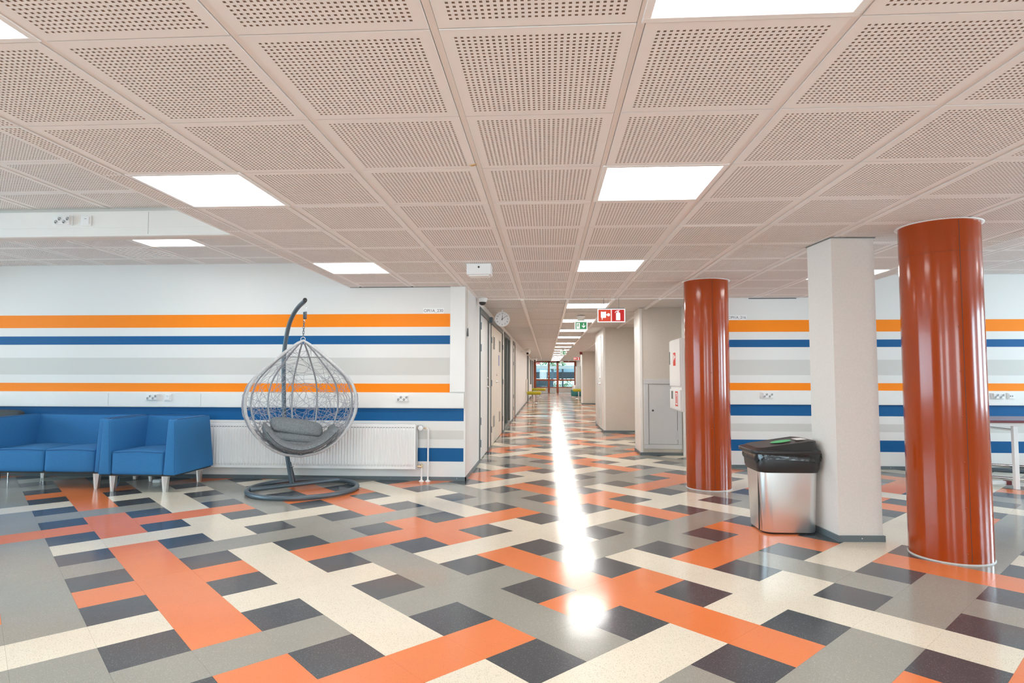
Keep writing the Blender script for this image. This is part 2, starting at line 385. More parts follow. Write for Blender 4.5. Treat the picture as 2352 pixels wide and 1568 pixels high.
window('window_1', 'white framed window on the far left', rotm(PI/2, (-8.56, -1.8, .65)), 7.6, 1.55, 5)
window('window_2', 'white framed window on the far right', rotm(PI/2, (9.06, -.8, .65)), 7.6, 1.55, 5)
window('window_3', 'white framed window behind the viewer', rotm(0, (-4.5, -4.56, .6)), 9.0, 1.5, 6)

# ------------------------------------------------------------------ skirting
def skirt(name, label, segs, h=.042):
    b = B()
    for x0, x1, y0, y1 in segs: b.box(min(x0, x1), max(x0, x1), min(y0, y1), max(y0, y1), 0, h)
    o = b.obj(name, 'skirt'); struct(o, label); return o
sk = skirt('baseboard_left', 'grey skirting along the striped left wall and round its corner', [(-8.5, XL+.012, YL-.012, YL), (XL, XL+.012, YL-.012, 8.22)])
for x in [-4.75, -4.15, -3.33, -2.72, -2.47, -2.12, -1.75, -1.42, -1.005]:
    B().lathe([(.0045, 0), (.004, -.002), (0, -.003)], (x, YL-.012, .024), 8, axis='y').obj('screw', 'chrome', sk)
sk = skirt('baseboard_right', 'grey skirting along the striped right wall', [(XR, 9.0, YR-.012, YR)])
for x in [2.75, 4.3, 4.9, 5.6]: B().lathe([(.0045, 0), (.004, -.002), (0, -.003)], (x, YR-.012, .024), 8, axis='y').obj('screw', 'chrome', sk)

# ------------------------------------------------------------------ perforated ceilings
def perf(w, d, pitch=.0187, hole=.0086, border=.026, name='ceiling_tile', deep=.0035):
    """perforated tile, face at z=0 looking down, corner at the origin"""
    if w < .3: border = .004
    b = B(); nx = int((w-2*border)/pitch); ny = int((d-2*border)/pitch)
    ox = (w-(nx-1)*pitch-hole)/2; oy = (d-(ny-1)*pitch-hole)/2
    def q(x0, x1, y0, y1, z=0, mi=0): b.add([(x0, y0, z), (x0, y1, z), (x1, y1, z), (x1, y0, z)], [(0, 1, 2, 3)], mi)
    if nx > 0 and ny > 0:
        ys = [oy+j*pitch for j in range(ny)]; xs = [ox+i*pitch for i in range(nx)]
        prev = 0
        for y in ys: q(0, w, prev, y); prev = y+hole
        q(0, w, prev, d)
        for y in ys:
            prev = 0
            for x in xs: q(prev, x, y, y+hole); prev = x+hole
            q(prev, w, y, y+hole)
            for x in xs:
                X, Y = x+hole, y+hole
                b.add([(x, y, 0), (X, y, 0), (X, Y, 0), (x, Y, 0), (x, y, deep), (X, y, deep), (X, Y, deep), (x, Y, deep)],
                      [(0, 4, 5, 1), (1, 5, 6, 2), (2, 6, 7, 3), (3, 7, 4, 0)], 1)
    else: q(0, w, 0, d)
    q(0, w, 0, d, deep, 1)
    b.add([(0, 0, 0), (w, 0, 0), (w, d, 0), (0, d, 0), (0, 0, .016), (w, 0, .016), (w, d, .016), (0, d, .016)], [(0, 1, 5, 4), (1, 2, 6, 5), (2, 3, 7, 6), (3, 0, 4, 7)], 0)
    return b.mesh(name, ['ceil', 'hole'])
def lines(a, b, org, step):
    k = math.ceil((a-org)/step+1e-6); L = [a]
    while org+k*step < b-1e-6:
        if org+k*step > a+.01: L.append(org+k*step)
        k += 1
    return L+[b]
RW = .024
cache = {}
def tiled(label, x0, x1, y0, y1, z, ox, oy, skip, slab=True):
    """suspended ceiling: slab above, runners along Y, tiles between; skip(cx,cy)-> leave a bay for a fitting"""
    b = B().box(x0, x1, y0, y1, z+.05, z+.12); root = b.obj('ceiling', 'dark'); struct(root, label)
    X = lines(x0, x1, ox, .6); Y = lines(y0, y1, oy, .6)
    rb = B().box(-RW/2+.001, RW/2-.001, 0, y1-y0, .004, .02).mesh('ceiling_runner', ['ceilmetal'])
    for x in X[1:-1]: link('ceiling_runner', rb, root, loc=(x, y0, z))
    for i in range(len(X)-1):
        a0 = X[i]+(RW/2+.0015 if i else 0); a1 = X[i+1]-(RW/2+.0015 if i < len(X)-2 else 0)
        for j in range(len(Y)-1):
            c0 = Y[j]+.0035; c1 = Y[j+1]-.0035
            if skip((X[i]+X[i+1])/2, (Y[j]+Y[j+1])/2): continue
            key = (round(a1-a0, 3), round(c1-c0, 3))
            if key not in cache: cache[key] = perf(*key)
            link('ceiling_tile', cache[key], root, loc=(a0, c0, z+random.uniform(-.0008, .0008)))
    cb = B().box(x0, x1, -.012, .012, .012, .02).mesh('cross_runner', ['ceilmetal'])
    for y in Y[1:-1]: link('cross_runner', cb, root, loc=(0, y, z))
    return root
lights_main = [(-2.128, 1.112), (.272, 1.112), (-2.128, 2.912), (.272, 2.912), (-2.128, 5.312), (.272, 5.312), (2.672, 5.912), (2.672, 1.112)]
def inl(L, x, y): return any(a < x < a+.6 and c < y < c+.6 for a, c in L)
tiled('main ceiling of square perforated tiles over the hall', -2.25, 3.43, .512, YR, ZC, -1.528, 1.712, lambda x, y: inl(lights_main, x, y))
LR = [(-3.98, 5.27)]; VL = [(-4.58, 5.87)]
tiled('raised perforated ceiling over the blue sofa', -8.5, -2.25, 1.67, 4.5, ZR, -3.38, 3.47, lambda x, y: x < -6)
tiled('raised perforated ceiling along the striped left wall', -8.5, -2.25, 4.66, YL, ZR, -3.38, 3.47, lambda x, y: inl(LR+VL, x, y))
RRt = [(4.03, 5.27)]
tiled('raised perforated ceiling above the table on the right', 3.43, 9.0, 3.0, YR, ZR, 4.03, 3.47, lambda x, y: inl(RRt, x, y) or x > 8)
struct(B().prism([(-.022, 0), (-.008, .012), (.016, -.004), (.010, -.016)], .003, Matrix.Translation((-.350, 2.86, ZC-.003))).obj('trim_8', 'amberchip'), 'small yellowed chip hanging from a tile corner of the main ceiling')
# plain ceiling behind the view
for nm, q in (('plain white ceiling behind the viewer', (-2.25, 3.43, -4.5, .512, ZC, ZC+.1)), ('plain raised ceiling on the left behind the viewer', (-8.5, -2.25, -4.5, 1.67, ZR, ZR+.1)), ('plain raised ceiling on the right behind the viewer', (3.43, 9.0, -4.5, 3.0, ZR, ZR+.1))):
    struct(B().box(*q).obj('ceiling', 'ceil'), nm)
struct(B().box(-2.262, -2.25, -4.5, YL, ZC-.001, ZR+.1).obj('trim_2', 'wallgloss'), 'white upstand between the main ceiling and the raised ceiling on the left')
struct(B().box(3.43, 3.442, -4.5, YR, ZC-.001, ZR+.1).obj('trim_3', 'wallgloss'), 'white upstand between the main ceiling and the raised ceiling on the right')
struct(B().box(-2.25, -1.09, YL-.01, YL, ZC-.004, ZC+.05).box(2.6, 3.2, YR-.006, YR, ZC-.012, ZC-.004).obj('trim_4', 'dark'), 'thin dark strip standing in for the shadow gap where the walls meet the main ceiling')  # solid dark strips draw the shade line at the wall tops
# corner angle along the ceiling edges
struct(B().box(XL, XL+.02, YL, 8.0, ZC-.006, ZC+.01).box(-.9, XR, 7.985, 8.005, ZC-.008, ZC+.03).obj('trim_5', 'ceilmetal'), 'white edge angle where the main ceiling ends at the corridor mouth')

# ------------------------------------------------------------------ lamps in the ceiling
def lamp_mesh():
    f = B()
    for q in ((0, .6, 0, .024), (0, .6, .576, .6), (0, .024, .024, .576), (.576, .6, .024, .576)): f.bbox(q[0], q[1], q[2], q[3], -.002, .03, .002)
    return f.mesh('frame', ['frame']), B().box(.026, .574, .026, .574, .006, .012).mesh('diffuser', ['panel'])
LF, LD = lamp_mesh()
LDC = B().box(.026, .574, .026, .574, .006, .012).mesh('diffuser', ['panel_c'])
def lamp(x, y, z, label, group, D=None):
    t = thing('ceiling_light', label, 'ceiling light', (x, y, z), group)
    link('frame', LF, t, loc=(0, 0, 0)); link('diffuser', D or LD, t, loc=(0, 0, 0)); return t
G1 = 'square panel lights in the hall ceiling'
for (x, y), lb in zip(lights_main, ['square panel light cut off by the top left corner of the picture', 'square panel light cut off by the top edge of the picture', 'large square panel light over the left side of the hall, above the sofas',
        'large square panel light in mid ceiling, towards the corridor', 'square panel light above the hanging egg chair', 'square panel light in front of the corridor mouth', 'square panel light half hidden behind the square pillar', 'square panel light out of view to the upper right']):
    lamp(x, y, ZC, lb, G1)
for k, (x, y) in enumerate([(-2.128, -1.288), (.272, -1.288), (2.672, -1.288), (-2.128, -3.688), (.272, -3.688), (2.672, -3.688)]):
    lamp(x, y, ZC-.012, 'square panel light behind the viewer, '+['nearest on the left', 'nearest in the middle', 'nearest on the right', 'rearmost on the left', 'rearmost in the middle', 'rearmost on the right'][k], 'panel lights behind the viewer')
lamp(-3.98, 5.27, ZR, 'square panel light in the raised ceiling above the armchair', G1)
for k, (x, y) in enumerate([(-5.78, 2.3), (-7.58, 5.27), (6.43, 5.87), (6.43, 3.47)]):  # unseen right-hand pair added to brighten the right wall
    if y == 2.3: continue
    lamp(x, y, ZR-.012, ['', 'square panel light in the raised ceiling, out of view at the left', 'added unseen panel light in the raised ceiling at the right, brightening the right wall', 'added unseen panel light in the raised ceiling at the near right, brightening the right wall'][k], G1)
# air diffusers with a coarse pattern of slots
def vent(x, y, z, label):
    t = thing('ceiling_vent', label, 'ceiling vent', (x, y, z))
    f = B()
    for q in ((0, .6, 0, .03), (0, .6, .57, .6), (0, .03, .03, .57), (.57, .6, .03, .57)): f.box(q[0], q[1], q[2], q[3], -.003, .012)
    f.obj('frame', 'ceilmetal').parent = t
    link('backing', B().box(.03, .57, .03, .57, .010, .012).mesh('backing', ['hole']), t, loc=(0, 0, 0))
    nb = B()
    for i in range(9): nb.box(.03, .57, .03+i*.0615, .03+i*.0615+.036, 0, .006)
    for i in range(9):
        for j in range(8): nb.box(.03+i*.0655, .03+i*.0655+.026, .066+j*.0615, .066+j*.0615+.0255, 0, .006)
    o = link('perforated_plate', nb.mesh('perforated_plate', ['ceilmetal']), t, loc=(0, 0, 0))
vent(-4.58, 5.87, ZR, 'white air vent with coarse square holes in the raised ceiling above the armchair')
vent(4.03, 5.27, ZR, 'white coarse-holed air vent right of the near red column')

# ------------------------------------------------------------------ corridor
CZ = ZC+.012
cr = B().box(XL, 2.6, YR, YF, CZ+.06, CZ+.12).obj('ceiling', 'dark'); struct(cr, 'corridor ceiling of narrow-pored metal panels between white runners')
def strip_mat():
    m = mat('micro_perforated_metal', (.70, .65, .60), .5); nt = m.node_tree; b = nt.nodes['Principled BSDF']
    tc = nt.nodes.new('ShaderNodeTexCoord'); wv = nt.nodes.new('ShaderNodeTexWave'); wv.inputs['Scale'].default_value = 14; wv.bands_direction = 'X'
    nt.links.new(tc.outputs['Object'], wv.inputs['Vector'])
    cr_ = nt.nodes.new('ShaderNodeMapRange'); cr_.inputs[3].default_value = .48; cr_.inputs[4].default_value = .72
    nt.links.new(wv.outputs['Fac'], cr_.inputs[0])
    sc = nt.nodes.new('ShaderNodeVectorMath'); sc.operation = 'SCALE'; sc.inputs[0].default_value = (1, .96, .92)
    nt.links.new(cr_.outputs[0], sc.inputs['Scale']); nt.links.new(sc.outputs[0], b.inputs['Base Color']); return m
M['micro'] = strip_mat()
CX = [(XL, -.343), (-.313, .257), (.287, .857), (.887, 1.457), (1.487, 2.0)]
rows = [8.0, 8.57]
while rows[-1] < YF-.6: rows.append(rows[-1]+.6)
rows.append(YF)
clights = [8.57, 10.97, 13.37, 15.77, 18.77, 21.17, 23.57, 25.97, 28.37, 30.77, 33.17, 35.57, 37.97, 40.37]
cm = {}
far = B()
for j in range(len(rows)-1):
    y0, y1 = rows[j]+.011, rows[j+1]-.011
    for i, (x0, x1) in enumerate(CX):
        if i == 2 and any(abs(rows[j]-c) < .1 for c in clights): continue
        if j < 26:
            key = (i, round(y1-y0, 2))
            if key not in cm: cm[key] = B().bbox(0, x1-x0, 0, y1-y0, 0, .03, .004).mesh('ceiling_panel', ['micro'])
            link('ceiling_panel', cm[key], cr, loc=(x0, y0, CZ+random.uniform(-.002, .002)))
        else: far.box(x0, x1, y0, y1, CZ, CZ+.03)
far.obj('ceiling_panel_field', 'micro', cr)['kind'] = 'stuff'
for x, ye in ((-.328, 38), (.272, YF), (.872, 20), (1.472, YF)):
    B().bbox(x-.018, x+.018, YR+.005, ye, ZC-.016, CZ+.02, .003).obj('ceiling_runner', 'ceilmetal', cr)
ordn = ['first', 'second', 'third', 'fourth', 'fifth', 'sixth', 'seventh', 'eighth', 'ninth', 'tenth', 'eleventh', 'twelfth', 'thirteenth', 'last']
for k, y in enumerate(clights):
    lamp(.272, min(rows, key=lambda r: abs(r-y)), CZ-.006, ordn[k]+' panel light down the corridor, counted from the hall', 'panel lights in a row down the corridor', LDC)

wcl = wall('wall_corridor_left', 'pale wall along the left side of the corridor', [(XL-.12, XL, YL+.12, 8.22, 0, 2.3), (XL-.12, XL, 8.22, 9.52, 2.12, 2.3), (XL-.12, XL, 9.52, 9.83, 0, 2.3), (XL-.12, XL, 9.83, 12.55, 2.12, 2.3),
        (XL-.12, XL, 12.55, 12.95, 0, 2.3), (XL-.12, XL, 12.95, 15.1, 2.12, 2.3), (XL-.12, XL, 15.1, 16.3, 0, 2.3), (XL-.12, XL, 16.3, 17.4, 2.12, 2.3), (XL-.12, XL, 17.4, YF, 0, 2.3)], 'wall')
wcr = wall('wall_corridor_right', 'pale recessed wall along the right side of the corridor', [(XR, XR+.12, YR+.12, 9.2, 0, 2.3), (XR, XR+.12, 9.2, 12.8, 0, 2.3), (XR, XR+.12, 14.9, YF, 0, 2.3)], 'wall')
skirt('baseboard_corridor_left', 'thin grey skirting along the left side of the corridor', [(XL, XL+.012, 9.54, 9.81), (XL, XL+.012, 12.57, 12.93), (XL, XL+.012, 15.12, 16.28), (XL, XL+.012, 17.42, YF)])
# projecting piers of the right side
def pier(name, label, x0, x1, y0, y1, mfront='beige'):
    b = B(); b.box(x0, x1, y0, y1, 0, ZC+.01, 0)
    for f in range(len(b.f)): b.m[f] = 0
    b.m[2] = 1; o = b.obj(name, ['wallgloss', mfront]); struct(o, label)
    B().bbox(x0-.006, x0+.035, y0-.006, y0+.03, .04, ZC, .004).obj('corner_bead', 'wallgloss', o)
    B().box(x0-.012, x1, y0-.012, y0, 0, .042).box(x0-.012, x0, y0, y1, 0, .042).obj('skirting', 'skirt', o)
    return o
pier('wall_pier_near', 'beige papered pier with a grey hatch, nearest on the right of the corridor', 1.385, XR, 9.2, 9.78)
p4 = pier('wall_pier_middle', 'beige papered pier with a white door on its side, in mid corridor', 1.18, XR, 12.83, 14.9)
pier('wall_pier_slim', 'slim white pier just behind the mid corridor pier', 1.23, XR, 14.95, 15.6)
pier('wall_pier_far', 'beige papered pier farthest down the corridor', 1.455, XR, 25.6, 26.4)

def hinges(par, mt, x, zs):
    for z in zs: B().cyl(mt @ Vector((x, z-.05, .012)), mt @ Vector((x, z+.05, .012)), .009, 8).obj('hinge', 'steelgrey', par)
def lever(par, mt, x, z, dirn):
    h = B().lathe([(.024, 0), (.024, .008), (.01, .01), (.01, .045)], (0, 0, 0), 14)
    h.tube([(0, 0, .045), (dirn*.03, 0, .05), (dirn*.12, 0, .05)], .009, 8)
    h.v = [tuple(mt @ Vector((x+v[0], z+v[1], v[2]))) for v in h.v]
    o = h.obj('handle', 'chrome', par)
    k = B().lathe([(.02, 0), (.02, .012), (.012, .014)], (0, 0, 0), 12); k.v = [tuple(mt @ Vector((x+v[0], z+.13+v[1], v[2]))) for v in k.v]; k.obj('lock', 'chrome', par)
# door_1
def door(name, label, y0, y1, leafm, nleaf=1, rec=.02):
    mt = fX(XL, y0, 0); W = y1-y0; H = 2.1
    f = B()
    f.bbox(0, .05, 0, H, -.1, .012, .003, mtx=mt); f.bbox(W-.05, W, 0, H, -.1, .012, .003, mtx=mt); f.bbox(.05, W-.05, H-.07, H, -.1, .012, .003, mtx=mt)
    o = f.obj(name, 'doorframe'); struct(o, label)
    w_ = (W-.1)/nleaf
    for i in range(nleaf):
        lf = B().bbox(.053+i*w_, .05+(i+1)*w_-.003, .008, H-.075, -rec-.04, -rec+.01, .003, mtx=mt).obj('leaf', leafm, o)
        yield o, lf, mt, .053+i*w_, w_
for o, lf, mt, x, w_ in door('door_1', 'white laminate door in a grey frame, nearest on the left of the corridor', 8.25, 9.52, 'doorleaf'):
    hinges(o, mt, .055, [.25, .55, 1.55, 1.85]); lever(lf, mt @ Matrix.Translation((0, 0, -.01)), x+w_-.09, 1.0, -1)
for k, (o, lf, mt, x, w_) in enumerate(door('door_2', 'cream double doors with slotted vent grilles, beyond the first corridor door', 9.86, 12.52, 'doorcream', 2)):
    for (za, zb) in ((1.62, 1.86), (.28, .5)):
        g = B()
        xa = x+w_*.5-.16
        g.box(xa, xa+.32, za, zb, -.01, -.004, mtx=mt)
        for q in range(9):
            z = za+.015+q*(zb-za-.03)/9; g.box(xa+.02, xa+.30, z, z+.012, -.004, 0, 1, mtx=mt)
        g.obj('vent_grille', ['doorcream', 'dark' if za > 1 else 'doorframe'], lf)
    if k == 1: B().bbox(x+.4, x+.55, 1.36, 1.56, -.01, -.006, .001, mtx=mt).obj('sticker', 'bluetag', lf, 'blue and white sticker')
    if k == 0: lever(lf, mt @ Matrix.Translation((0, 0, -.01)), x+w_-.1, 1.06, -1)
    hinges(o, mt, .055 if k == 0 else 2.6, [.3, 1.05, 1.75])
o = bpy.data.objects['door_2']
mt = fX(XL, 9.62, 0)
cl = B().bbox(-.1, .12, 2.0, 2.09, 0, .06, .005, mtx=mt).tube([mt @ Vector((.1, 2.05, .05)), mt @ Vector((.3, 2.04, .07)), mt @ Vector((.36, 2.08, .02))], .008, 6).obj('door_closer', 'steelgrey'); tag(cl, 'grey box-shaped door closer above the corridor doors', 'door closer')
# door_3 glazed
mt = fX(XL, 13.0, 0); f = B()
for q in ((0, .07, 0, 2.1), (1.98, 2.05, 0, 2.1), (.07, 1.98, 2.03, 2.1), (.07, 1.98, 0, .09), (.98, 1.06, .09, 2.03)): f.bbox(q[0], q[1], q[2], q[3], -.09, .01, .003, mtx=mt)
g3 = struct(f.obj('door_3', 'doorframe'), 'grey framed glass door reflecting the end of the corridor')
B().box(.07, .98, .09, 2.03, -.03, -.022, mtx=mt).obj('pane', 'glass', g3); B().box(1.06, 1.98, .09, 2.03, -.03, -.022, mtx=mt).obj('pane', 'glass', g3)
# dim room behind the glass door
struct(B().box(-3.6, -3.5, 12.2, 16, 0, 2.3).box(-3.5, XL-.12, 12.1, 12.2, 0, 2.3).box(-3.5, XL-.12, 16, 16.1, 0, 2.3).box(-3.5, XL-.12, 12.2, 16, 2.3, 2.4).box(-3.5, XL-.12, 12.2, 16, -.1, 0).obj('wall_room_behind', 'doorframe'), 'dim room behind the glass corridor door')
for o, lf, mt, x, w_ in door('door_4', 'cream door with dark hinges farther along the left of the corridor', 16.33, 17.38, 'doorcream'):
    hinges(o, mt, .052, [.3, .62, 1.5, 1.85])
for n_, y0 in (('door_5', 28.0), ('door_7', 33.0), ('door_8', 37.0)):
    mt = fX(XL, y0, 0); f = B()
    for q in ((0, .08, 0, 2.1), (.98, 1.06, 0, 2.1), (.08, .98, 2.02, 2.1)): f.bbox(q[0], q[1], q[2], q[3], -.02, .05, .003, mtx=mt)
    o = struct(f.obj(n_, 'doorframe'), {'door_5': 'grey framed door near the far stools', 'door_7': 'grey framed door far down the corridor', 'door_8': 'grey framed door close to the end glazing'}[n_])
    B().bbox(.083, .977, .01, 2.017, 0, .03, .002, mtx=mt).obj('leaf', 'doorleaf', o)
# side door of the middle pier
mt = fNX(1.18, 14.35, 0)
pd = B().bbox(0, .95, .03, 2.05, 0, .012, .003, mtx=mt).obj('door_9', 'doorleaf'); struct(pd, 'white door set in the side of the mid corridor pier')
lever(pd, mt @ Matrix.Translation((0, 0, .012)), .8, 1.0, -1)
for z in (.35, 1.25): B().bbox(.62, .66, z-.12, z+.12, .012, .02, .002, mtx=mt).obj('lock_plate', 'chrome', pd)

# pale line across the corridor floor
struct(B().box(XL, 1.23, 17.96, 18.04, 0, .004).obj('trim_6', 'chrome'), 'thin metal threshold strip across the corridor floor')

# ------------------------------------------------------------------ end glazing
fr = B(); D0, D1 = YF-.05, YF+.07
Xs = [(-.9135, -.74), (.06, .19), (.65, .80), (1.86, 2.0)]
for a, c in Xs: fr.bbox(a, c, D0, D1, 0 if a in (.06, .65) else .36, 2.19, .004)
fr.bbox(-.74, 1.86, D0, D1, 2.09, 2.19, .004)
for a, c in ((-.74, .06), (.19, .65), (.80, 1.86)):
    fr.bbox(a, c, D0+.01, D1-.01, .84, .95, .004); fr.bbox(a, c, D0+.01, D1-.01, .36, .42, .004)
dg = struct(fr.obj('door_6', 'wood'), 'red-brown timber doors and glazing closing the end of the corridor')
for a, c in ((-.74, .06), (.19, .65), (.80, 1.86)):
    B().box(a, c, YF, YF+.01, .42, .84).obj('pane', 'glass', dg); B().box(a, c, YF, YF+.01, .95, 2.09).obj('pane', 'glass', dg)
    B().bbox(a+.01, c-.01, D0+.01, D1-.01, .02, .36, .004).obj('kick_panel', 'kick', dg)
mt = fY(.10, D0, 0); lever(dg, mt, 0, 1.02, -1)
struct(B().box(XL, 2.6, YF, YF+.1, 2.19, 2.6).box(-3, XL, YF, YF+.1, 0, 2.6).box(2.0, 4, YF, YF+.1, 0, 2.6).obj('wall_end', 'wall'), 'end wall of the corridor around the timber glazing')
tag(B().box(-.6, .55, 41.2, 41.7, 0, .012).obj('door_mat', 'dark'), 'dark mat in front of the corridor end doors', 'mat')
# outside: a light-blue building, slate bands, green trees, ground
g_ = B().box(-30, 30, YF+.2, 90, -.3, -.05).obj('ground', 'ground'); g_['kind'] = 'structure'; g_['label'] = 'paved ground outside the corridor end'
bl = thing('building', 'pale blue building with slate bands seen through the end glazing', 'building', (0, 52, 0))
B().box(-12, 14, 52, 56, 1.5, 2.05).box(-12, 14, 52, 56, 2.5, 5).obj('wall', 'outblue', bl)
B().box(-12, 14, 51.9, 56, .95, 1.5).box(-12, .4, 51.8, 56, -.05, .9).obj('cladding', 'outdark', bl)
for x in (-6, -2, 1.25, 4.5): B().box(x, x+.14, 51.6, 51.8, -.05, 2.6).obj('post', 'outdark', bl)
B().box(-.9, 2.6, 47.6, 47.9, 1.72, 1.95).obj('canopy', 'kick', bl)
def foliage(x, y, r, z, label):
    t = thing('tree', label, 'tree', (x, y, 0), 'trees beyond the end glazing')
    B().tube([(x, y, -.05), (x+.05, y, z*.5), (x, y, z)], [.12, .1, .06], 8).obj('trunk', 'outdark', t)
    b = B()
    for k in range(1300):
        th = random.uniform(0, 2*PI); ph = math.acos(random.uniform(-1, 1)); rr = r*random.uniform(.5, 1)
        c = Vector((x+rr*math.sin(ph)*math.cos(th), y+rr*math.sin(ph)*math.sin(th), z+rr*math.cos(ph)*1.1)); s_ = random.uniform(.05, .12)
        d1 = Vector((random.uniform(-1, 1), random.uniform(-1, 1), random.uniform(-1, 1))).normalized()*s_; d2 = d1.orthogonal().normalized()*s_*.6
        b.add([c-d1, c+d2, c+d1, c-d2], [(0, 1, 2, 3)])
    b.obj('foliage', 'leaf', t)['kind'] = 'stuff'
foliage(.4, 50, 1.5, 3.2, 'green tree behind the middle pane of the end glazing'); foliage(3.5, 49.5, 1.4, 3.0, 'green tree behind the right panes of the end glazing'); foliage(.9, 58, 2.0, .4, 'low green bush under the pale building'); foliage(-2.2, 49, 1.2, 3.2, 'green tree behind the left pane of the end glazing')

# ------------------------------------------------------------------ trunking on the walls and under the beam
def trunk(name, label, x0, x1, yw, z0, z1, seams, light=None):
    t = thing(name, label, 'cable trunking', (x0, yw, z0))
    B().bbox(x0, x1, yw-.045, yw-.0015, z0, z1, .004).obj('channel', 'wallgloss', t)
    B().box(x0, x1-.006, yw-.0475, yw-.045, z0+.012, z0+.062).box(x0, x1-.006, yw-.0475, yw-.045, z0+.066, z1-.012).obj('cover', 'wallgloss', t)
    for s_ in seams: B().box(s_, s_+.0015, yw-.0485, yw-.0475, z0+.012, z1-.012).obj('seam', 'skirt', t)
    return t
trunk('cable_trunking', 'white cable trunking along the striped left wall', -8.5, -.925, YL, .806, .972, [-5.05, -3.95, -2.2])
trunk('cable_trunking', 'white cable trunking along the striped right wall', XR+.02, 9.0, YR, .808, .972, [3.5])
hb = struct(B().box(-8.5, -2.262, 4.5, 4.66, 2.25, ZR+.06).obj('trim_7', 'pillar'), 'boxed beam under the raised ceiling on the left')
trunk('cable_trunking', 'white cable trunking fixed to the beam under the raised ceiling', -8.5, -2.27, 4.5, 2.235, 2.43, [-3.05])

def socket4(x, y, z, label, flip=False):
    t = thing('wall_socket', label, 'wall socket', (x, y, z), 'four-gang sockets')
    w_, h_ = .152, .076
    B().bbox(x-w_/2, x+w_/2, y-.012, y, z-h_/2, z+h_/2, .004).obj('plate', 'white', t)
    B().bbox(x-w_/2+.02, x+w_/2-.012, y-.03, y-.012, z-h_/2+.006, z+h_/2-.003, .003).obj('front', 'white', t)
    for k, (dx, dz) in enumerate(((-.046, -.012), (-.018, .012), (.018, -.012), (.046, .012))):
        c = (x+dx+.006, y-.0305, z+dz)
        b = B().lathe([(.0168, .001), (.0168, -.004), (.0148, -.004), (.0148, 0)], c, 16, axis='y', cap=False)
        b.lathe([(.0149, -.0004), (.0, -.0004)], c, 16, 1, axis='y', cap=False)
        b.cyl((c[0]-.005, c[1], c[2]-.007), (c[0]-.005, c[1]-.001, c[2]-.007), .0042, 8, 2); b.cyl((c[0]+.006, c[1], c[2]+.005), (c[0]+.006, c[1]-.001, c[2]+.005), .0028, 8, 2)
        b.obj('outlet', ['white', 'outletshade', 'dark'], t)
def switch(x, y, z, label, data=False):
    t = thing('wall_switch' if not data else 'data_socket', label, 'switch' if not data else 'data socket', (x, y, z))
    B().bbox(x-.042, x+.042, y-.012, y, z-.04, z+.04, .004).obj('plate', 'white', t)
    B().bbox(x-.028, x+.028, y-.018, y-.012, z-.028, z+.028, .003).obj('rocker' if not data else 'insert', 'white', t)
    if data:
        for dx in (-.012, .012): B().box(x+dx-.007, x+dx+.007, y-.0188, y-.018, z-.005, z+.006).obj('port', 'dark', t)
    else: B().box(x-.009, x+.009, y-.0186, y-.018, z+.012, z+.015).obj('marking', 'skirt', t)
YT = YL-.0475
socket4(-4.52, YT, .918, 'four-gang white socket on the trunking behind the armchair'); switch(-4.335, YT, .915, 'square white switch beside the socket behind the armchair')
socket4(-1.617, YT, .914, 'four-gang white socket on the trunking right of the egg chair')
YT = YR-.0475
socket4(2.79, YT, .925, 'four-gang white socket between the far red column and the square pillar'); socket4(5.59, YT, .925, 'four-gang white socket right of the near red column'); switch(5.75, YT, .925, 'square white data socket right of the near red column', True)
YT = 4.5-.0475
socket4(-3.725, YT, 2.355, 'four-gang white socket on the trunking under the raised ceiling'); switch(-3.54, YT, 2.354, 'square white switch on the trunking under the raised ceiling')

# room number labels
for x, y, s_, lb in ((-1.285, YL, 'OPI1A_230', 'small white room label OPI1A_230 above the left stripes'), (2.45, YR, 'OPI1A_216', 'small white room label OPI1A_216 beside the far red column')):
    z = 1.902 if y == YL else 1.922
    t = B().bbox(x-.118, x+.118, y-.002, y, z-.032, z+.032, .0008).obj('room_label', 'label'); tag(t, lb, 'label')
    text(s_, .047, fY(x, y-.0022, z), 'text', t)

# ------------------------------------------------------------------ square pillar
def pillar():
    A, Bp, C_ = (2.034, 4.852), (2.064, 4.519), (2.373, 4.535); D_ = (2.345, 4.868)
    pts = [A, Bp, C_, D_]; mt = Matrix.Identity(4)
    o = B().prism(pts, ZC+.002, mt).obj('wall_pillar', 'pillar'); struct(o, 'pale square pillar between the steel bin and the near red column')
    cx_, cy_ = sum(p[0] for p in pts)/4, sum(p[1] for p in pts)/4
    e = [(cx_+(p[0]-cx_)*1.075, cy_+(p[1]-cy_)*1.075) for p in pts]
    B().prism(e, .042, mt).obj('skirting', 'skirt', o)
    B().prism([(cx_+(p[0]-cx_)*1.06, cy_+(p[1]-cy_)*1.06) for p in pts], .004, Matrix.Translation((0, 0, ZC-.006))).obj('ceiling_collar', 'doorframe', o)
    B().lathe([(.005, 0), (.004, -.002), (0, -.003)], (2.22, 4.513, .024), 8, axis='y').obj('screw', 'chrome', o)
pillar()

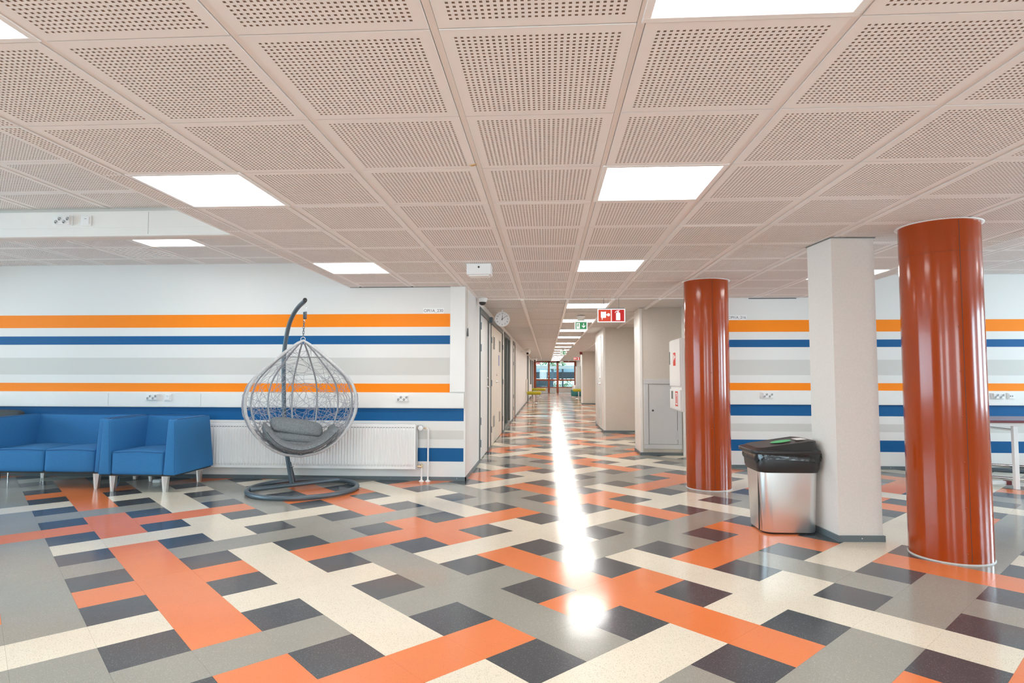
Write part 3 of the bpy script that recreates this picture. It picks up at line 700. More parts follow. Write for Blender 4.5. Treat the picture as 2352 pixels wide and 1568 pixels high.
# ------------------------------------------------------------------ red columns
def column(x, y, r, label, seam_deg, rivets):
    t = thing('column', label, 'column', (x, y, 0))
    B().lathe([(r, .006), (r, 1.9655)], (x, y, 0), 72, cap=False).obj('shell', 'red', t); B().lathe([(r, 1.9665), (r, ZC+.004)], (x, y, 0), 72, cap=False).obj('top_band', 'red', t); B().lathe([(r-.002, 1.95), (r-.002, 1.98)], (x, y, 0), 72, cap=False).obj('joint', 'dark', t)
    B().lathe([(r+.006, 0), (r+.006, .004), (r, .009)], (x, y, 0), 72, cap=False).obj('floor_sealant', 'sealant', t)
    B().lathe([(r+.018, ZC-.001), (r+.018, ZC-.004), (r, ZC-.004)], (x, y, 0), 72, cap=False).obj('ceiling_ring', 'ceilmetal', t)
    a = math.radians(seam_deg); d = Vector((math.cos(a), math.sin(a), 0)); n = Vector((-d.y, d.x, 0)); c = Vector((x, y, 0))
    p = c+d*(r-.0012)
    B().tube([p+Vector((0, 0, .02)), p+Vector((0, 0, ZC-.01))], .0022, 6).obj('seam', 'dark', t)
    for k in range(rivets):
        a2 = a-.1; d2 = Vector((math.cos(a2), math.sin(a2), 0)); z = .07+k*(ZC-.2)/(rivets-1)
        q = c+d2*(r-.001)+Vector((0, 0, z)); B().tube([q, q+d2*.002, q+d2*.003], [.0055, .005, .001], 8).obj('rivet', 'red', t)
def on(deg, D): return (D*math.sin(math.radians(deg)), D*math.cos(math.radians(deg)))
c1 = on(14.43, 6.80); c2_ = on(31.95, 4.976)
column(c1[0], c1[1], .2275, 'red-brown glossy round column, the farther one beside the corridor', -90-14.4+16, 8)
column(c2_[0], c2_[1], .2326, 'red-brown glossy round column, the nearer one right of the square pillar', -90-32+28, 8)

# ------------------------------------------------------------------ waste bin
def bin_():
    t = thing('waste_bin', 'brushed steel waste bin with a black lid beside the square pillar', 'bin', (1.798, 4.862, 0), rz=math.radians(1))
    def rr(w, d, r, n=6, dx=0):
        P = []
        for (sx, sy, a0) in ((1, 1, 0), (-1, 1, 90), (-1, -1, 180), (1, -1, 270)):
            for k in range(n+1):
                a = math.radians(a0+90*k/n); P.append((dx+sx*(w/2-r)+r*math.cos(a), sy*(d/2-r)+r*math.sin(a)))
        return P
    def loft(secs, cap0=True, cap1=True):
        b = B(); vs = []; n = len(secs[0][0])
        for P, zf in secs: vs += [(p[0], p[1], zf(p) if callable(zf) else zf) for p in P]
        fs = [(i*n+k, i*n+(k+1) % n, (i+1)*n+(k+1) % n, (i+1)*n+k) for i in range(len(secs)-1) for k in range(n)]
        b.add(vs, fs, 0, True)
        if cap0: b.add(vs[:n], [tuple(range(n))[::-1]])
        if cap1: b.add(vs[-n:], [tuple(range(n))])
        return b
    def put(b, name, m, lab=None): o = b.obj(name, m); o.parent = t; return o
    put(loft([(rr(.385, .33, .07), 0), (rr(.395, .34, .07), .012)]), 'base', 'black')
    put(loft([(rr(.395, .34, .075), .012), (rr(.40, .345, .075), .02), (rr(.432, .365, .075), .462)]), 'body', 'brushed')
    put(B().box(-.2158, -.206, -.1095, -.108, .02, .46), 'panel_seam', 'dark')
    put(loft([(rr(.445, .38, .08), .452), (rr(.462, .40, .08), .48), (rr(.478, .41, .08), .575), (rr(.47, .40, .08), .585)]), 'collar', 'black')
    # liner: crumpled film hanging over the collar
    b = B(); P = rr(.484, .418, .08, 10); n = len(P); vs = []
    for lv in range(5):
        for k, p in enumerate(P):
            f = lv/4; drop = .03+.035*(.5+.5*math.sin(k*.55+1.2))+.012*math.sin(k*1.9); z = .592-f*drop
            w_ = 1+.012*math.sin(k*2.7+lv*1.3)+.01*f; vs.append((p[0]*w_, p[1]*w_, z))
    b.add(vs, [(i*n+k, i*n+(k+1) % n, (i+1)*n+(k+1) % n, (i+1)*n+k) for i in range(4) for k in range(n)], 0, True)
    put(b, 'bin_liner', 'bag')
    lo = lambda p: .624+.058*min(1, max(0, (p[0]+.235)/.36))
    put(loft([(rr(.505, .42, .09, dx=-.016), .588), (rr(.515, .43, .09, dx=-.016), .592), (rr(.515, .43, .09, dx=-.016), .612), (rr(.50, .415, .085, dx=-.016), .617), (rr(.47, .385, .08, dx=-.016), .619), (rr(.45, .36, .07, dx=-.01), lo), (rr(.43, .34, .06, dx=-.01), lambda p: lo(p)+.004)]), 'lid', 'black')
    s_ = B(); n = 28; vs = [(.0+.075*math.cos(2*PI*k/n)-.01, .06*math.sin(2*PI*k/n)-.03, lo((.0+.075*math.cos(2*PI*k/n)-.01, 0))+.0078) for k in range(n)]
    s_.add(vs, [tuple(range(n))]); put(s_, 'round_sticker', 'green')
    s2_ = B(); vs = [(x, y, lo((x, 0))+.0088) for x, y in ((.09, -.09), (.165, -.09), (.165, .02), (.09, .02))]; s2_.add(vs, [(0, 1, 2, 3)]); put(s2_, 'paper_sticker', 'label')
    put(B().lathe([(.006, 0), (.004, .003), (0, .004)], (-.18, -.06, .628), 10), 'rivet', 'chrome')
    t['label'] = 'brushed steel waste bin with a black lid beside the square pillar'
bin_()

# ------------------------------------------------------------------ radiator
def radiator():
    x0, x1, z0, z1, yf = -3.95, -1.44, .135, .625, YL-.115
    t = thing('radiator', 'long white panel radiator under the stripes behind the egg chair', 'radiator', (x0, YL, z0))
    b = B(); b.bbox(x0, x1, yf+.012, yf+.03, z0, z1, .004)
    b.bbox(x0, x1, yf+.07, yf+.085, z0, z1, .004); b.bbox(x0, x0+.012, yf+.012, yf+.085, z0, z1, .003); b.bbox(x1-.012, x1, yf+.012, yf+.085, z0, z1, .003)
    b.obj('casing', 'enamel', t)
    B().box(x0+.02, x1-.02, yf+.02, yf+.08, z1-.002, z1+.004).obj('top_grille', 'enamel', t)
    N = 75; p = (x1-x0-.05)/N
    def rib():
        r = B(); pr = [(-.30, .012), (-.22, .004), (-.14, 0), (.14, 0), (.22, .004), (.30, .012)]
        zz = [z0+.03, z0+.055, z1-.06, z1-.035]; vs = []
        for k, z in enumerate(zz):
            for q, d in pr: vs.append((q*p, .012-(.012-d)*(0 if k in (0, 3) else 1), z))
        n = len(pr); r.add(vs, [(i*n+k, i*n+k+1, (i+1)*n+k+1, (i+1)*n+k) for i in range(3) for k in range(n-1)], 0, False)
        return r.mesh('rib', ['enamel'])
    rm = rib()
    for k in range(N): link('rib', rm, t).location = (x0+.025+p*(k+.5), yf+.0, 0)
    sl = B().box(-.011, .011, -.0006, .0, -.003, .003).mesh('slot', ['skirt'])
    for k in range(N): link('slot', sl, t).location = (x0+.025+p*(k+.5), yf+.0118, z1-.032)
    for o in t.children:
        if o.name.startswith(('rib', 'slot')): o.matrix_parent_inverse = t.matrix_basis.inverted()
    for x in (x0+.4, x1-.4): B().box(x, x+.03, yf+.08, YL-.002, z0+.05, z1-.05).obj('bracket', 'enamel', t)
    # thermostatic head, valves and pipes
    B().cyl((x1, yf+.05, .588), (x1+.03, yf+.05, .588), .012, 10).obj('valve', 'brass', t)
    h = B().lathe([(.0, -.045), (.024, -.043), (.029, -.038), (.031, .0), (.029, .03), (.02, .035)], (x1+.042, yf+.04, .589), 28, axis='y').obj('thermostat', 'white', t)
    B().lathe([(.0305, 0), (.0325, .004), (.0305, .008)], (x1+.042, yf+.01, .589), 28, axis='y', cap=False).obj('dial_ring', 'chrome', h)
    B().tube([(x1+.06, yf+.05, .588), (x1+.085, yf+.05, .584), (x1+.1, yf+.05, .582)], .008, 8).obj('pipe_joint', 'brass', t)
    B().tube([(x1+.1, yf+.05, .582), (x1+.115, yf+.05, .58), (x1+.121, yf+.05, .57), (x1+.121, yf+.05, .55), (x1+.121, yf+.05, .004)], .0095, 10).obj('pipe', 'white', t)
    B().cyl((x1, yf+.05, .165), (x1+.05, yf+.05, .163), .011, 10).cyl((x1+.05, yf+.05, .145), (x1+.05, yf+.05, .19), .012, 8).obj('valve', 'brass', t)
    B().cyl((x1+.05, yf+.05, .15), (x1+.05, yf+.05, .004), .0095, 10).obj('pipe', 'white', t)
    for x in (x1+.05, x1+.121): B().lathe([(.03, .0005), (.028, .006), (.014, .014), (.011, .022)], (x, yf+.05, 0), 16).obj('pipe_collar', 'white', t)
radiator()

# ------------------------------------------------------------------ upholstered seats
def seat_unit(name, label, cat, ns, group=None, skip_leg=False, fabric='sofa'):
    """origin: front left foot of the body; x across, y back"""
    aw, sw, D, zb, zs, zt = .13, .545, .71, .172, .405, .725
    W = 2*aw+ns*sw
    t = thing(name, label, cat)
    def add(b, nm, m, lab=None): o = b.obj(nm, m); o.parent = t; return o
    def arm(x0, x1, i0, i1, nm='armrest'):
        # x0,x1 bottom; i0,i1 top
        b = B().soft([(x0, 0, zb), (x1, 0, zb), (x0, D, zb), (x1, D, zb), (i0, .012, zt-.005), (i1, .012, zt-.005), (i0, D-.06, zt+.004), (i1, D-.06, zt+.004)], .018, crown=(.006, .004, .004))
        o = add(b, nm, fabric)
        pi = 'piping' if fabric == 'sofa' else 'dark'
        for q in (i0+.006, i1-.006):
            c = B().tube([(q, .03, zt-.012), (q, .08, zt-.002), (q, D-.08, zt+.004)], .0026, 6).obj('piping', pi); c.parent = o
        for q, q2 in ((i0+.006, x0+.006), (i1-.006, x1-.006)):
            c = B().tube([(q, .014, zt-.02), (q2, .002, zb+.02)], .0018, 6).obj('piping', pi); c.parent = o
    arm(0, aw, .025, .10); arm(W-aw, W, W-.10, W-.025)
    for k in range(ns):
        x0 = aw+k*sw+.004; x1 = x0+sw-.008
        b = B().soft([(x0, .004, zb+.002), (x1, .004, zb+.002), (x0, D-.14, zb+.002), (x1, D-.14, zb+.002), (x0, .012, zs), (x1, .012, zs), (x0, D-.12, zs-.006), (x1, D-.12, zs-.006)], .022, crown=(0, .004, .026))
        o = add(b, 'seat', fabric)
        c = B().tube([(x0+.01, .014, zs-.012), (x0+sw*.25, .006, zs-.004), (x0+sw*.5, .004, zs-.001), (x0+sw*.75, .006, zs-.004), (x1-.01, .014, zs-.012)], .0035, 6).obj('piping', 'piping' if fabric == 'sofa' else 'dark'); c.parent = o
    b = B().soft([(aw-.02, D-.215, zb), (W-aw+.02, D-.215, zb), (aw-.02, D-.0, zb), (W-aw+.02, D-.0, zb), (.07, D-.095, zt+.0), (W-.07, D-.095, zt+.0), (.07, D-.055, zt+.004), (W-.07, D-.055, zt+.004)], .02, crown=(0, .01, .003))
    o = add(b, 'backrest', fabric)
    c = B().tube([(.09, D-.09, zt+.001), (W/2, D-.097, zt+.003), (W-.09, D-.09, zt+.001)], .0035, 6).obj('piping', 'piping' if fabric == 'sofa' else 'dark'); c.parent = o
    if fabric == 'sofa':
        add(B().bbox(.02, W-.02, .02, D-.02, zb-.012, zb+.01, .003), 'base_board', 'dark')
    lb = B(); h = zb-.01
    P = lambda s_, z: [(-s_, -s_, z), (s_, -s_, z), (s_, s_, z), (-s_, s_, z)]
    vs = P(.017, 0)+P(.033, h)
    lb.add(vs, [(3, 2, 1, 0), (4, 5, 6, 7), (0, 1, 5, 4), (1, 2, 6, 5), (2, 3, 7, 6), (3, 0, 4, 7)])
    for sx in (-1, 1): lb.box(sx*.025-.004, sx*.025+.004, -.036, -.03, .0, h)
    lm = B(); lm.v = []
    # faceted cast leg: splayed edges with a recessed web
    def leg_mesh():
        b = B(); n = 6
        out = []
        for z, w_ in ((0, .017), (h, .034)):
            out += [(-w_, -.018, z), (-w_+.009, -.018, z), (-w_+.009, -.010, z), (w_-.009, -.010, z), (w_-.009, -.018, z), (w_, -.018, z), (w_, .018, z), (-w_, .018, z)]
        b.add(out, [(k, (k+1) % 8, 8+(k+1) % 8, 8+k) for k in range(8)]+[tuple(range(8))[::-1], tuple(range(8, 16))]); return b.mesh('leg', ['chrome'])
    LM = leg_mesh(); LM.materials[0] = M['brushed']
    for x, y in ((.13, .055), (W-.13, .055), (.13, D-.06), (W-.13, D-.06)):
        o = link('leg', LM, t, loc=(x, y, 0))
    return t
ac = seat_unit('armchair', 'blue armchair with chrome legs right of the blue sofa', 'armchair', 1)
ac.location = (-4.50, 5.93, 0)
sf = seat_unit('sofa', 'blue two-seat sofa with chrome legs against the striped wall', 'sofa', 2)
sf.location = (-5.853, 6.05, 0); sf.rotation_euler = (0, 0, 0)
# dark lounge chair glimpsed behind the left end of the sofa
t = thing('lounge_chair', 'charcoal padded chair showing only its rounded back left of the sofa', 'chair', (-6.35, 6.3, 0))
B().soft([(-6.68, 6.25, .42), (-6.05, 6.25, .42), (-6.68, 6.7, .42), (-6.05, 6.7, .42), (-6.66, 6.27, .50), (-6.07, 6.27, .50), (-6.66, 6.7, .5), (-6.07, 6.7, .5)], .03).obj('seat', 'darkfab', t)
B().soft([(-6.68, 6.58, .5), (-5.93, 6.58, .5), (-6.68, 6.7, .5), (-5.93, 6.7, .5), (-6.66, 6.62, .765), (-5.97, 6.62, .765), (-6.66, 6.72, .765), (-5.97, 6.72, .765)], .05, crown=(0, .01, .01)).obj('backrest', 'darkfab', t)
for x, y in ((-6.6, 6.3), (-6.1, 6.3), (-6.6, 6.65), (-6.1, 6.65)): B().tube([(x, y, 0), (x, y, .43)], .01, 8).obj('leg', 'chrome', t)
B().tube([(-6.6, 6.3, .06), (-6.1, 6.3, .12)], .004, 6).tube([(-6.6, 6.65, .12), (-6.1, 6.3, .06)], .004, 6).obj('wire_brace', 'chrome', t)
# litter under the armchair
b = B(); b.soft([(-4.28, 6.45, 0), (-4.2, 6.47, 0), (-4.29, 6.52, 0), (-4.21, 6.54, 0), (-4.275, 6.455, .04), (-4.205, 6.475, .035), (-4.28, 6.51, .038), (-4.215, 6.53, .045)], .012, n=3)
tag(b.obj('crumpled_paper', 'label'), 'crumpled white paper lying under the blue armchair', 'litter')
th = B().tube([(-4.31, 5.99, .16), (-4.312, 5.985, .1), (-4.325, 5.98, .06), (-4.33, 5.98, .035)], .0016, 5).obj('loose_thread', 'sofa', ac)
th.matrix_parent_inverse = Matrix.Translation(Vector((-4.5, 5.93, 0))).inverted()

# ------------------------------------------------------------------ hanging egg chair
ET = Vector((-2.5, 6.12, 1.525)); EA = math.radians(27)
Rz = Matrix.Rotation(EA, 3, 'Z')
PROF = [(0, .004), (.03, .055), (.10, .152), (.206, .275), (.311, .392), (.378, .455), (.454, .505), (.555, .54), (.664, .547), (.748, .533), (.861, .49), (.958, .425), (1.042, .345), (1.109, .25), (1.15, .15), (1.172, .05), (1.176, .0)]
def Rr(s):
    for (a, ra), (b_, rb) in zip(PROF, PROF[1:]):
        if s <= b_: return ra+(rb-ra)*(s-a)/(b_-a)
    return 0
DEP = .78
def E(s, th, k=1.0):
    r = Rr(s)*k; th = math.radians(th)
    sway = Vector((.0, .0, 0))
    return ET+Rz @ Vector((r*math.cos(th), DEP*r*math.sin(th), -s))
def egg():
    t = thing('hanging_egg_chair', 'grey rattan egg chair hanging from a curved steel stand', 'hanging chair', (ET.x, ET.y, 0))
    S0 = [PROF[0][0]+1.176*i/44 for i in range(45)]
    RT = -14
    rim = [E(s, RT) for s in S0]+[E(s, 180-RT) for s in S0[::-1][1:-1]]
    rm_ = B().tube(rim, [.0142+.0007*((q//2) % 2) for q in range(len(rim))], 10, closed=True).obj('rim', 'rattan', t)
    for th in (14, 42, 69, 97, 125, 152, 176):
        B().tube([E(s, th, .985) for s in S0[1:]], .0088, 8).obj('rib', 'rib', t)
    B().tube([E(.165, RT+k*(208/24), .98) for k in range(25)], .005, 6).obj('hoop', 'rib', t)
    # woven cane: random strands wandering over the shell
    b = B(); rnd = random.Random(11)
    def strand(s, th, ds, dth, n, r, wob):
        pts = []; L0 = .028; hd = math.atan2(ds*60, dth); cv = rnd.uniform(-.10, .10)
        for k in range(n):
            if s < .07 or s > 1.172 or th < RT or th > 180-RT: break
            pts.append(E(s, th, 1.0+.02*math.sin(k*.9+s*9)+(.012 if r > .002 else 0)))
            hd += cv; cv += rnd.uniform(-.03, .03); cv = max(-.2, min(.2, cv))
            s += L0*math.sin(hd); th += L0*57.3*math.cos(hd)/max(.15, Rr(s))
        if len(pts) > 3: b.tube(pts, r, 4, cap=False)
    for k in range(125):
        a = rnd.uniform(0, 2*PI); strand(rnd.uniform(.12, 1.0), rnd.uniform(RT, 180-RT), .032*math.sin(a), 1.95*math.cos(a), 44, .0017, .0022)
    for k in range(120):
        a = rnd.uniform(0, 2*PI); strand(rnd.uniform(.80, 1.15), rnd.uniform(RT, 180-RT), .026*math.sin(a), 1.9*math.cos(a), 26, .0022, .003)
    for side in (RT+3, 180-RT-3):
        for k in range(34):
            s = rnd.uniform(.25, 1.1); a = rnd.uniform(-.5, .5)+PI/2
            strand(s, side+(rnd.uniform(0, 14) if side < 0 else -rnd.uniform(0, 14)), .03, rnd.uniform(-.5, .5), 18, .0021, .003)
    o = b.obj('woven_cane', 'web', t); o['kind'] = 'stuff'
    # ring at the apex, chain, spring
    ring = [ET+Vector((.024*math.cos(a), 0, .014+.022*math.sin(a))) for a in [2*PI*k/18 for k in range(18)]]
    B().tube(ring, .0042, 6, closed=True).obj('top_ring', 'rattan', t)
    z = ET.z+.042; top = 1.885; pz = z; k = 0
    tip = Vector((-2.475, 6.10, 1.925))
    ztop_chain = 1.735
    while pz < ztop_chain:
        L = .034; f = (pz-ET.z)/(tip.z-ET.z); cx_, cy_ = ET.x+(tip.x-ET.x)*f, ET.y+(tip.y-ET.y)*f
        dx, dy = (1, 0) if k % 2 else (0, 1)
        link_ = [(cx_+dx*.0085*math.cos(a), cy_+dy*.0085*math.cos(a), pz+L/2+(L/2-.0085)*(1 if math.sin(a) > 0 else -1)+.0085*math.sin(a)) for a in [2*PI*q/12+.01 for q in range(12)]]
        B().tube(link_, .003, 6, closed=True).obj('chain_link', 'steelgrey', t); pz += L-.008; k += 1
    sp = [(tip.x+.017*math.cos(q*.7)-.001, tip.y+.017*math.sin(q*.7), 1.748+q*.0011) for q in range(64)]
    B().tube(sp, .0042, 6).obj('spring', 'steelgrey', t)
    B().tube([(tip.x, tip.y, 1.82), (tip.x+.008, tip.y, 1.84), (tip.x+.012, tip.y, 1.86), (tip.x, tip.y, 1.876), (tip.x-.006, tip.y, 1.866)], .0035, 6).tube([(tip.x, tip.y, 1.9), (tip.x, tip.y, 1.87)], .004, 6).tube([(tip.x, tip.y, 1.745), (tip.x-.012, tip.y, 1.735), (tip.x, tip.y, 1.722)], .0035, 6).obj('hook', 'chrome', t)
    # stand
    c = Vector((-2.475, 6.15, .026)); rng = [(c.x+.53*math.cos(2*PI*k/64), c.y+.53*math.sin(2*PI*k/64), .026) for k in range(64)]
    B().tube(rng, .024, 12, closed=True).obj('base_ring', 'steelgrey', t)
    B().tube([(-2.92, 5.92, .045), (-2.255, 6.56, .045)], .0225, 12).obj('crossbar', 'steelgrey', t)
    def crv(P, m=6):
        P = [Vector(p) for p in P]; o = []
        for i in range(len(P)-1):
            a, b_, c_, d = P[max(i-1, 0)], P[i], P[i+1], P[min(i+2, len(P)-1)]
            for k in range(m):
                q = k/m; o.append(.5*((2*b_)+(c_-a)*q+(2*a-5*b_+4*c_-d)*q*q+(3*b_-a-3*c_+d)*q**3))
        return o+[P[-1]]
    B().tube(crv([(-2.62, 6.21, .05), (-2.72, 6.36, .20), (-2.80, 6.46, .40), (-2.83, 6.475, .6), (-2.845, 6.48, .9), (-2.855, 6.48, 1.2), (-2.85, 6.47, 1.40), (-2.82, 6.44, 1.56), (-2.765, 6.385, 1.71), (-2.69, 6.31, 1.81), (-2.60, 6.22, 1.88), (-2.50, 6.12, 1.925), (-2.475, 6.09, 1.938)]), .0225, 14).obj('pole', 'steelgrey', t)
    B().lathe([(.0235, 0), (.0235, -.004), (.018, -.007), (0, -.008)], (-2.472, 6.083, 1.938), 14, axis='y').obj('end_cap', 'black', t)
    B().tube([(-2.76, 6.585, .03), (-2.735, 6.40, .24)], .02, 12).obj('brace', 'steelgrey', t)
    B().cyl((-2.71, 6.36, .21), (-2.66, 6.33, .212), .006, 8).obj('bolt', 'chrome', t)
    return t
egg()
def L_(x, y, s): return ET+Rz @ Vector((x, y, -s))
def cushions():
    nu, nv = 36, 20
    b = B(); vs = []; fs = []
    rnd = random.Random(4)
    def surf(u, v, side):
        a = u*1.02; R0 = .43
        x = R0*math.sin(a)*1.0; s = .685+.43*math.cos(a)
        y = .045+.19*v+.02*u
        edge = (1-abs(v)**6)*(1-abs(u)**10)
        edge = max(edge, 0)**.5
        s -= .03*max(0, v)**2+.02*abs(u)
        if abs(u) > .5: s += (-.05 if u < 0 else .03)*(abs(u)-.5)
        n = Vector((-math.sin(a), 0, math.cos(a)))   # inward/up
        wr = .011*math.sin(u*34+v*5+math.sin(v*6))*max(0, abs(u)-.45)*1.8+.005*math.sin(v*15+u*7)+.003*math.sin(u*21-v*11)
        th = (.036+wr)*edge*side
        r = Rr(min(s, 1.17)); lim = (r-.03)
        x = max(-lim, min(lim, x))
        return Vector((x, y, -s))+Vector((n.x, 0, n.z))*(th+.012)
    for side in (1, -1):
        o = len(vs)
        for i in range(nu+1):
            for j in range(nv+1): vs.append(ET+Rz @ surf(-1+2*i/nu, -1+2*j/nv, side))
        for i in range(nu):
            for j in range(nv):
                q = (o+i*(nv+1)+j, o+(i+1)*(nv+1)+j, o+(i+1)*(nv+1)+j+1, o+i*(nv+1)+j+1); fs.append(q if side > 0 else q[::-1])
    b.add(vs, fs, 0, True)
    c = b.obj('seat_cushion', 'cushion'); tag(c, 'mottled grey seat cushion curling up both sides inside the egg chair', 'cushion')
    seam = [ET+Rz @ (surf(-1+2*i/nu, -.97, 0)+Vector((0, -.003, 0))) for i in range(2, nu-1)]
    B().tube(seam, .003, 6).obj('piping', 'crease', c)
    # back pillow: a padded slab folded in three rolls
    t = thing('back_cushion', 'folded grey back cushion propped inside the egg chair', 'cushion', L_(0, .1, 1.0))
    def roll(x0, x1, sA, sB, y0, y1, tilt):
        c8 = []
        for s_ in (sB, sA):
            for yy in (y0, y1):
                for xx in (x0, x1):
                    c8.append(L_(xx, yy+(.10 if s_ == sA else 0), s_+tilt*(xx-x0)))
        return B().soft(c8, .040, crown=(.022, .018, .016))
    roll(-.265, .215, .785, .92, .12, .22, .17).obj('upper_roll', 'cushion', t)
    roll(-.275, .20, .895, 1.005, .09, .19, .13).obj('middle_roll', 'cushion', t)
    roll(-.26, .13, .985, 1.075, .06, .17, .08).obj('lower_roll', 'cushion', t)
cushions()

# ------------------------------------------------------------------ table and frames at the right
t = thing('folding_table', 'table with a blue-grey top and white square legs behind the near red column', 'table', (5.2, 6.95, 0))
B().bbox(4.35, 6.3, 6.62, 7.32, .712, .716, .001).obj('tabletop', 'tabletop', t); B().bbox(4.345, 6.305, 6.615, 7.325, .69, .712, .003).obj('edge', 'tableedge', t)
B().bbox(4.4, 6.25, 6.66, 6.69, .655, .688, .003).bbox(4.4, 6.25, 7.25, 7.28, .655, .688, .003).obj('rail', 'white', t)
for x, y in ((4.86, 6.69), (6.1, 6.69), (4.86, 7.25), (6.1, 7.25)): B().bbox(x-.022, x+.022, y-.02, y+.02, 0, .655, .003).obj('leg', 'white', t)
B().bbox(4.4, 4.87, 6.83, 6.87, .025, .06, .003).bbox(4.4, 4.44, 6.71, 7.2, .025, .06, .003).obj('stretcher', 'white', t)
B().bbox(4.86, 4.91, 6.82, 6.88, .02, .065, .003).obj('joint', 'tableedge', t)
B().bbox(4.845, 4.875, 6.71, 7.23, .60, .62, .003).obj('cross_rail', 'chrome', t)
t = thing('tubular_stand', 'folded steel tube frame lying low behind the near red column', 'frame', (5, 7.2, 0))
for k, (z, y) in enumerate(((.20, 7.50), (.15, 7.43), (.10, 7.12))):
    B().tube([(4.3, y, z), (5.1, y-.12, z-.045), (5.9, y-.3, z-.07)], .02, 10).obj('tube', 'steelgrey' if k % 2 else 'chrome', t)
for x in (4.5, 5.7): B().tube([(x, 7.36, .01), (x, 7.36, .16)], .015, 8).obj('foot', 'steelgrey', t)
t = thing('trestle', 'slanted pale steel trestle beside the table leg at the right edge', 'frame', (5.2, 7.0, 0))
B().tube([(5.34, 7.05, .01), (5.31, 7.12, .66)], .014, 10).obj('leg', 'chrome', t); B().tube([(5.62, 6.9, .01), (5.34, 7.1, .66)], .018, 10).obj('leg', 'chrome', t); B().tube([(5.325, 7.08, .3), (5.48, 7.0, .3)], .01, 8).obj('brace', 'steelgrey', t)

# ------------------------------------------------------------------ fixtures on walls and ceiling
# white emergency box on the ceiling
t = thing('ceiling_box', 'white box with a small round lens on the ceiling before the corridor', 'ceiling box', (-.61, 5.5, ZC))
B().bbox(-.72, -.50, 5.40, 5.56, ZC-.10, ZC-.001, .006).obj('housing', 'white', t)
B().bbox(-.70, -.52, 5.42, 5.55, ZC-.112, ZC-.10, .004).obj('cover', 'frame', t)
B().lathe([(.009, .0), (.009, -.003), (.006, -.004), (0, -.001)], (-.61, 5.40, ZC-.035), 14, axis='y').obj('lens', 'black', t)
def dome(x, y, z, s, label):
    t = thing('security_camera', label, 'camera', (x, y, z))
    B().lathe([(.066*s, 0), (.068*s, -.012*s), (.060*s, -.04*s), (.052*s, -.052*s)], (x, y, z), 24).obj('housing', 'white', t)
    B().lathe([(.045*s, -.05*s), (.044*s, -.065*s), (.036*s, -.082*s), (.02*s, -.092*s), (0, -.095*s)], (x, y, z), 20).obj('dome', 'black', t)
dome(-.835, 7.85, ZC-.002, 1, 'dome camera with a dark lens at the corner of the corridor mouth')
def wcam(x, y, z, s, label):
    t = thing('security_camera', label, 'camera', (x, y, z))
    B().bbox(XL+.001, x, y-.03*s, y+.03*s, z-.02*s, z+.03*s, .004).obj('bracket', 'white', t)
    b = B().lathe([(0, -.075*s), (.045*s, -.065*s), (.068*s, -.03*s), (.075*s, .0), (.068*s, .035*s), (.04*s, .065*s), (0, .07*s)], (x, y, z), 20, cap=False).obj('housing', 'white', t)
    B().lathe([(.03*s, 0), (.028*s, -.015*s), (0, -.02*s)], (x, y-.055*s, z-.045*s), 14, axis='y').obj('lens', 'black', t)
wcam(-.68, 21.5, 2.02, 1.4, 'white round wall camera halfway down the left of the corridor'); wcam(-.62, 31.5, 2.02, 1.5, 'white round wall camera near the corridor end')
# pull cord
t = thing('pull_cord', 'white pull cord with a pear handle at the wall corner', 'pull cord', (XL+.008, 6.9, 1.66))
B().cyl((XL+.008, 6.895, 1.70), (XL+.008, 6.895, 2.17), .0025, 6).obj('cord', 'doorcream', t); B().lathe([(.004, .05), (.007, .04), (.012, -.04), (.009, -.045), (0, -.046)], (XL+.013, 6.895, 1.66), 12).obj('grip', 'doorframe', t)
B().bbox(XL, XL+.01, 6.93, 6.99, 1.60, 1.68, .002).obj('wall_plate', 'white', t)
# clock
def clock():
    x, y, z, r = -.680, 9.25, 2.032, .114
    t = thing('wall_clock', 'round white clock hanging above the corridor doors', 'clock', (x, y, z))
    B().bbox(x-.012, x+.012, y+.01, y+.03, z+r-.01, ZC-.001, .003).obj('bracket', 'white', t); B().lathe([(r-.008, .05), (0, .05)], (x, y, z), 40, axis='y', cap=False).obj('back_plate', 'white', t)
    B().lathe([(r-.008, .05), (r, .045), (r, -.004), (r-.004, -.008), (r-.010, -.004)], (x, y, z), 48, axis='y', cap=False).obj('case', 'white', t)
    B().lathe([(r-.010, -.002), (0, -.002)], (x, y, z), 40, axis='y', cap=False).obj('face', 'label', t)
    for h in range(1, 13):
        a = PI/2-h*PI/6; text(str(h), .032, fY(x+math.cos(a)*.084, y-.0032, z+math.sin(a)*.084), 'black', t, 'numeral')
    def hand(ang, L, w_, nm):
        d = Vector((math.sin(ang), 0, math.cos(ang))); n = Vector((d.z, 0, -d.x)); c = Vector((x, y-.0046, z)); o = []
        for yy in (0, -.001):
            o += [c+Vector((0, yy, 0))-d*.018+n*w_, c+Vector((0, yy, 0))+d*L+n*w_*.5, c+Vector((0, yy, 0))+d*L-n*w_*.5, c+Vector((0, yy, 0))-d*.018-n*w_]
        B().add(o, [(0, 1, 2, 3), (7, 6, 5, 4), (0, 4, 5, 1), (2, 6, 7, 3)]).obj(nm, 'black', t)
    hand(math.radians(4), .06, .0045, 'hour_hand'); hand(math.radians(53), .09, .003, 'minute_hand')
    B().lathe([(.006, -.003), (.006, -.006), (0, -.006)], (x, y, z), 12, axis='y').obj('hub', 'black', t)
clock()
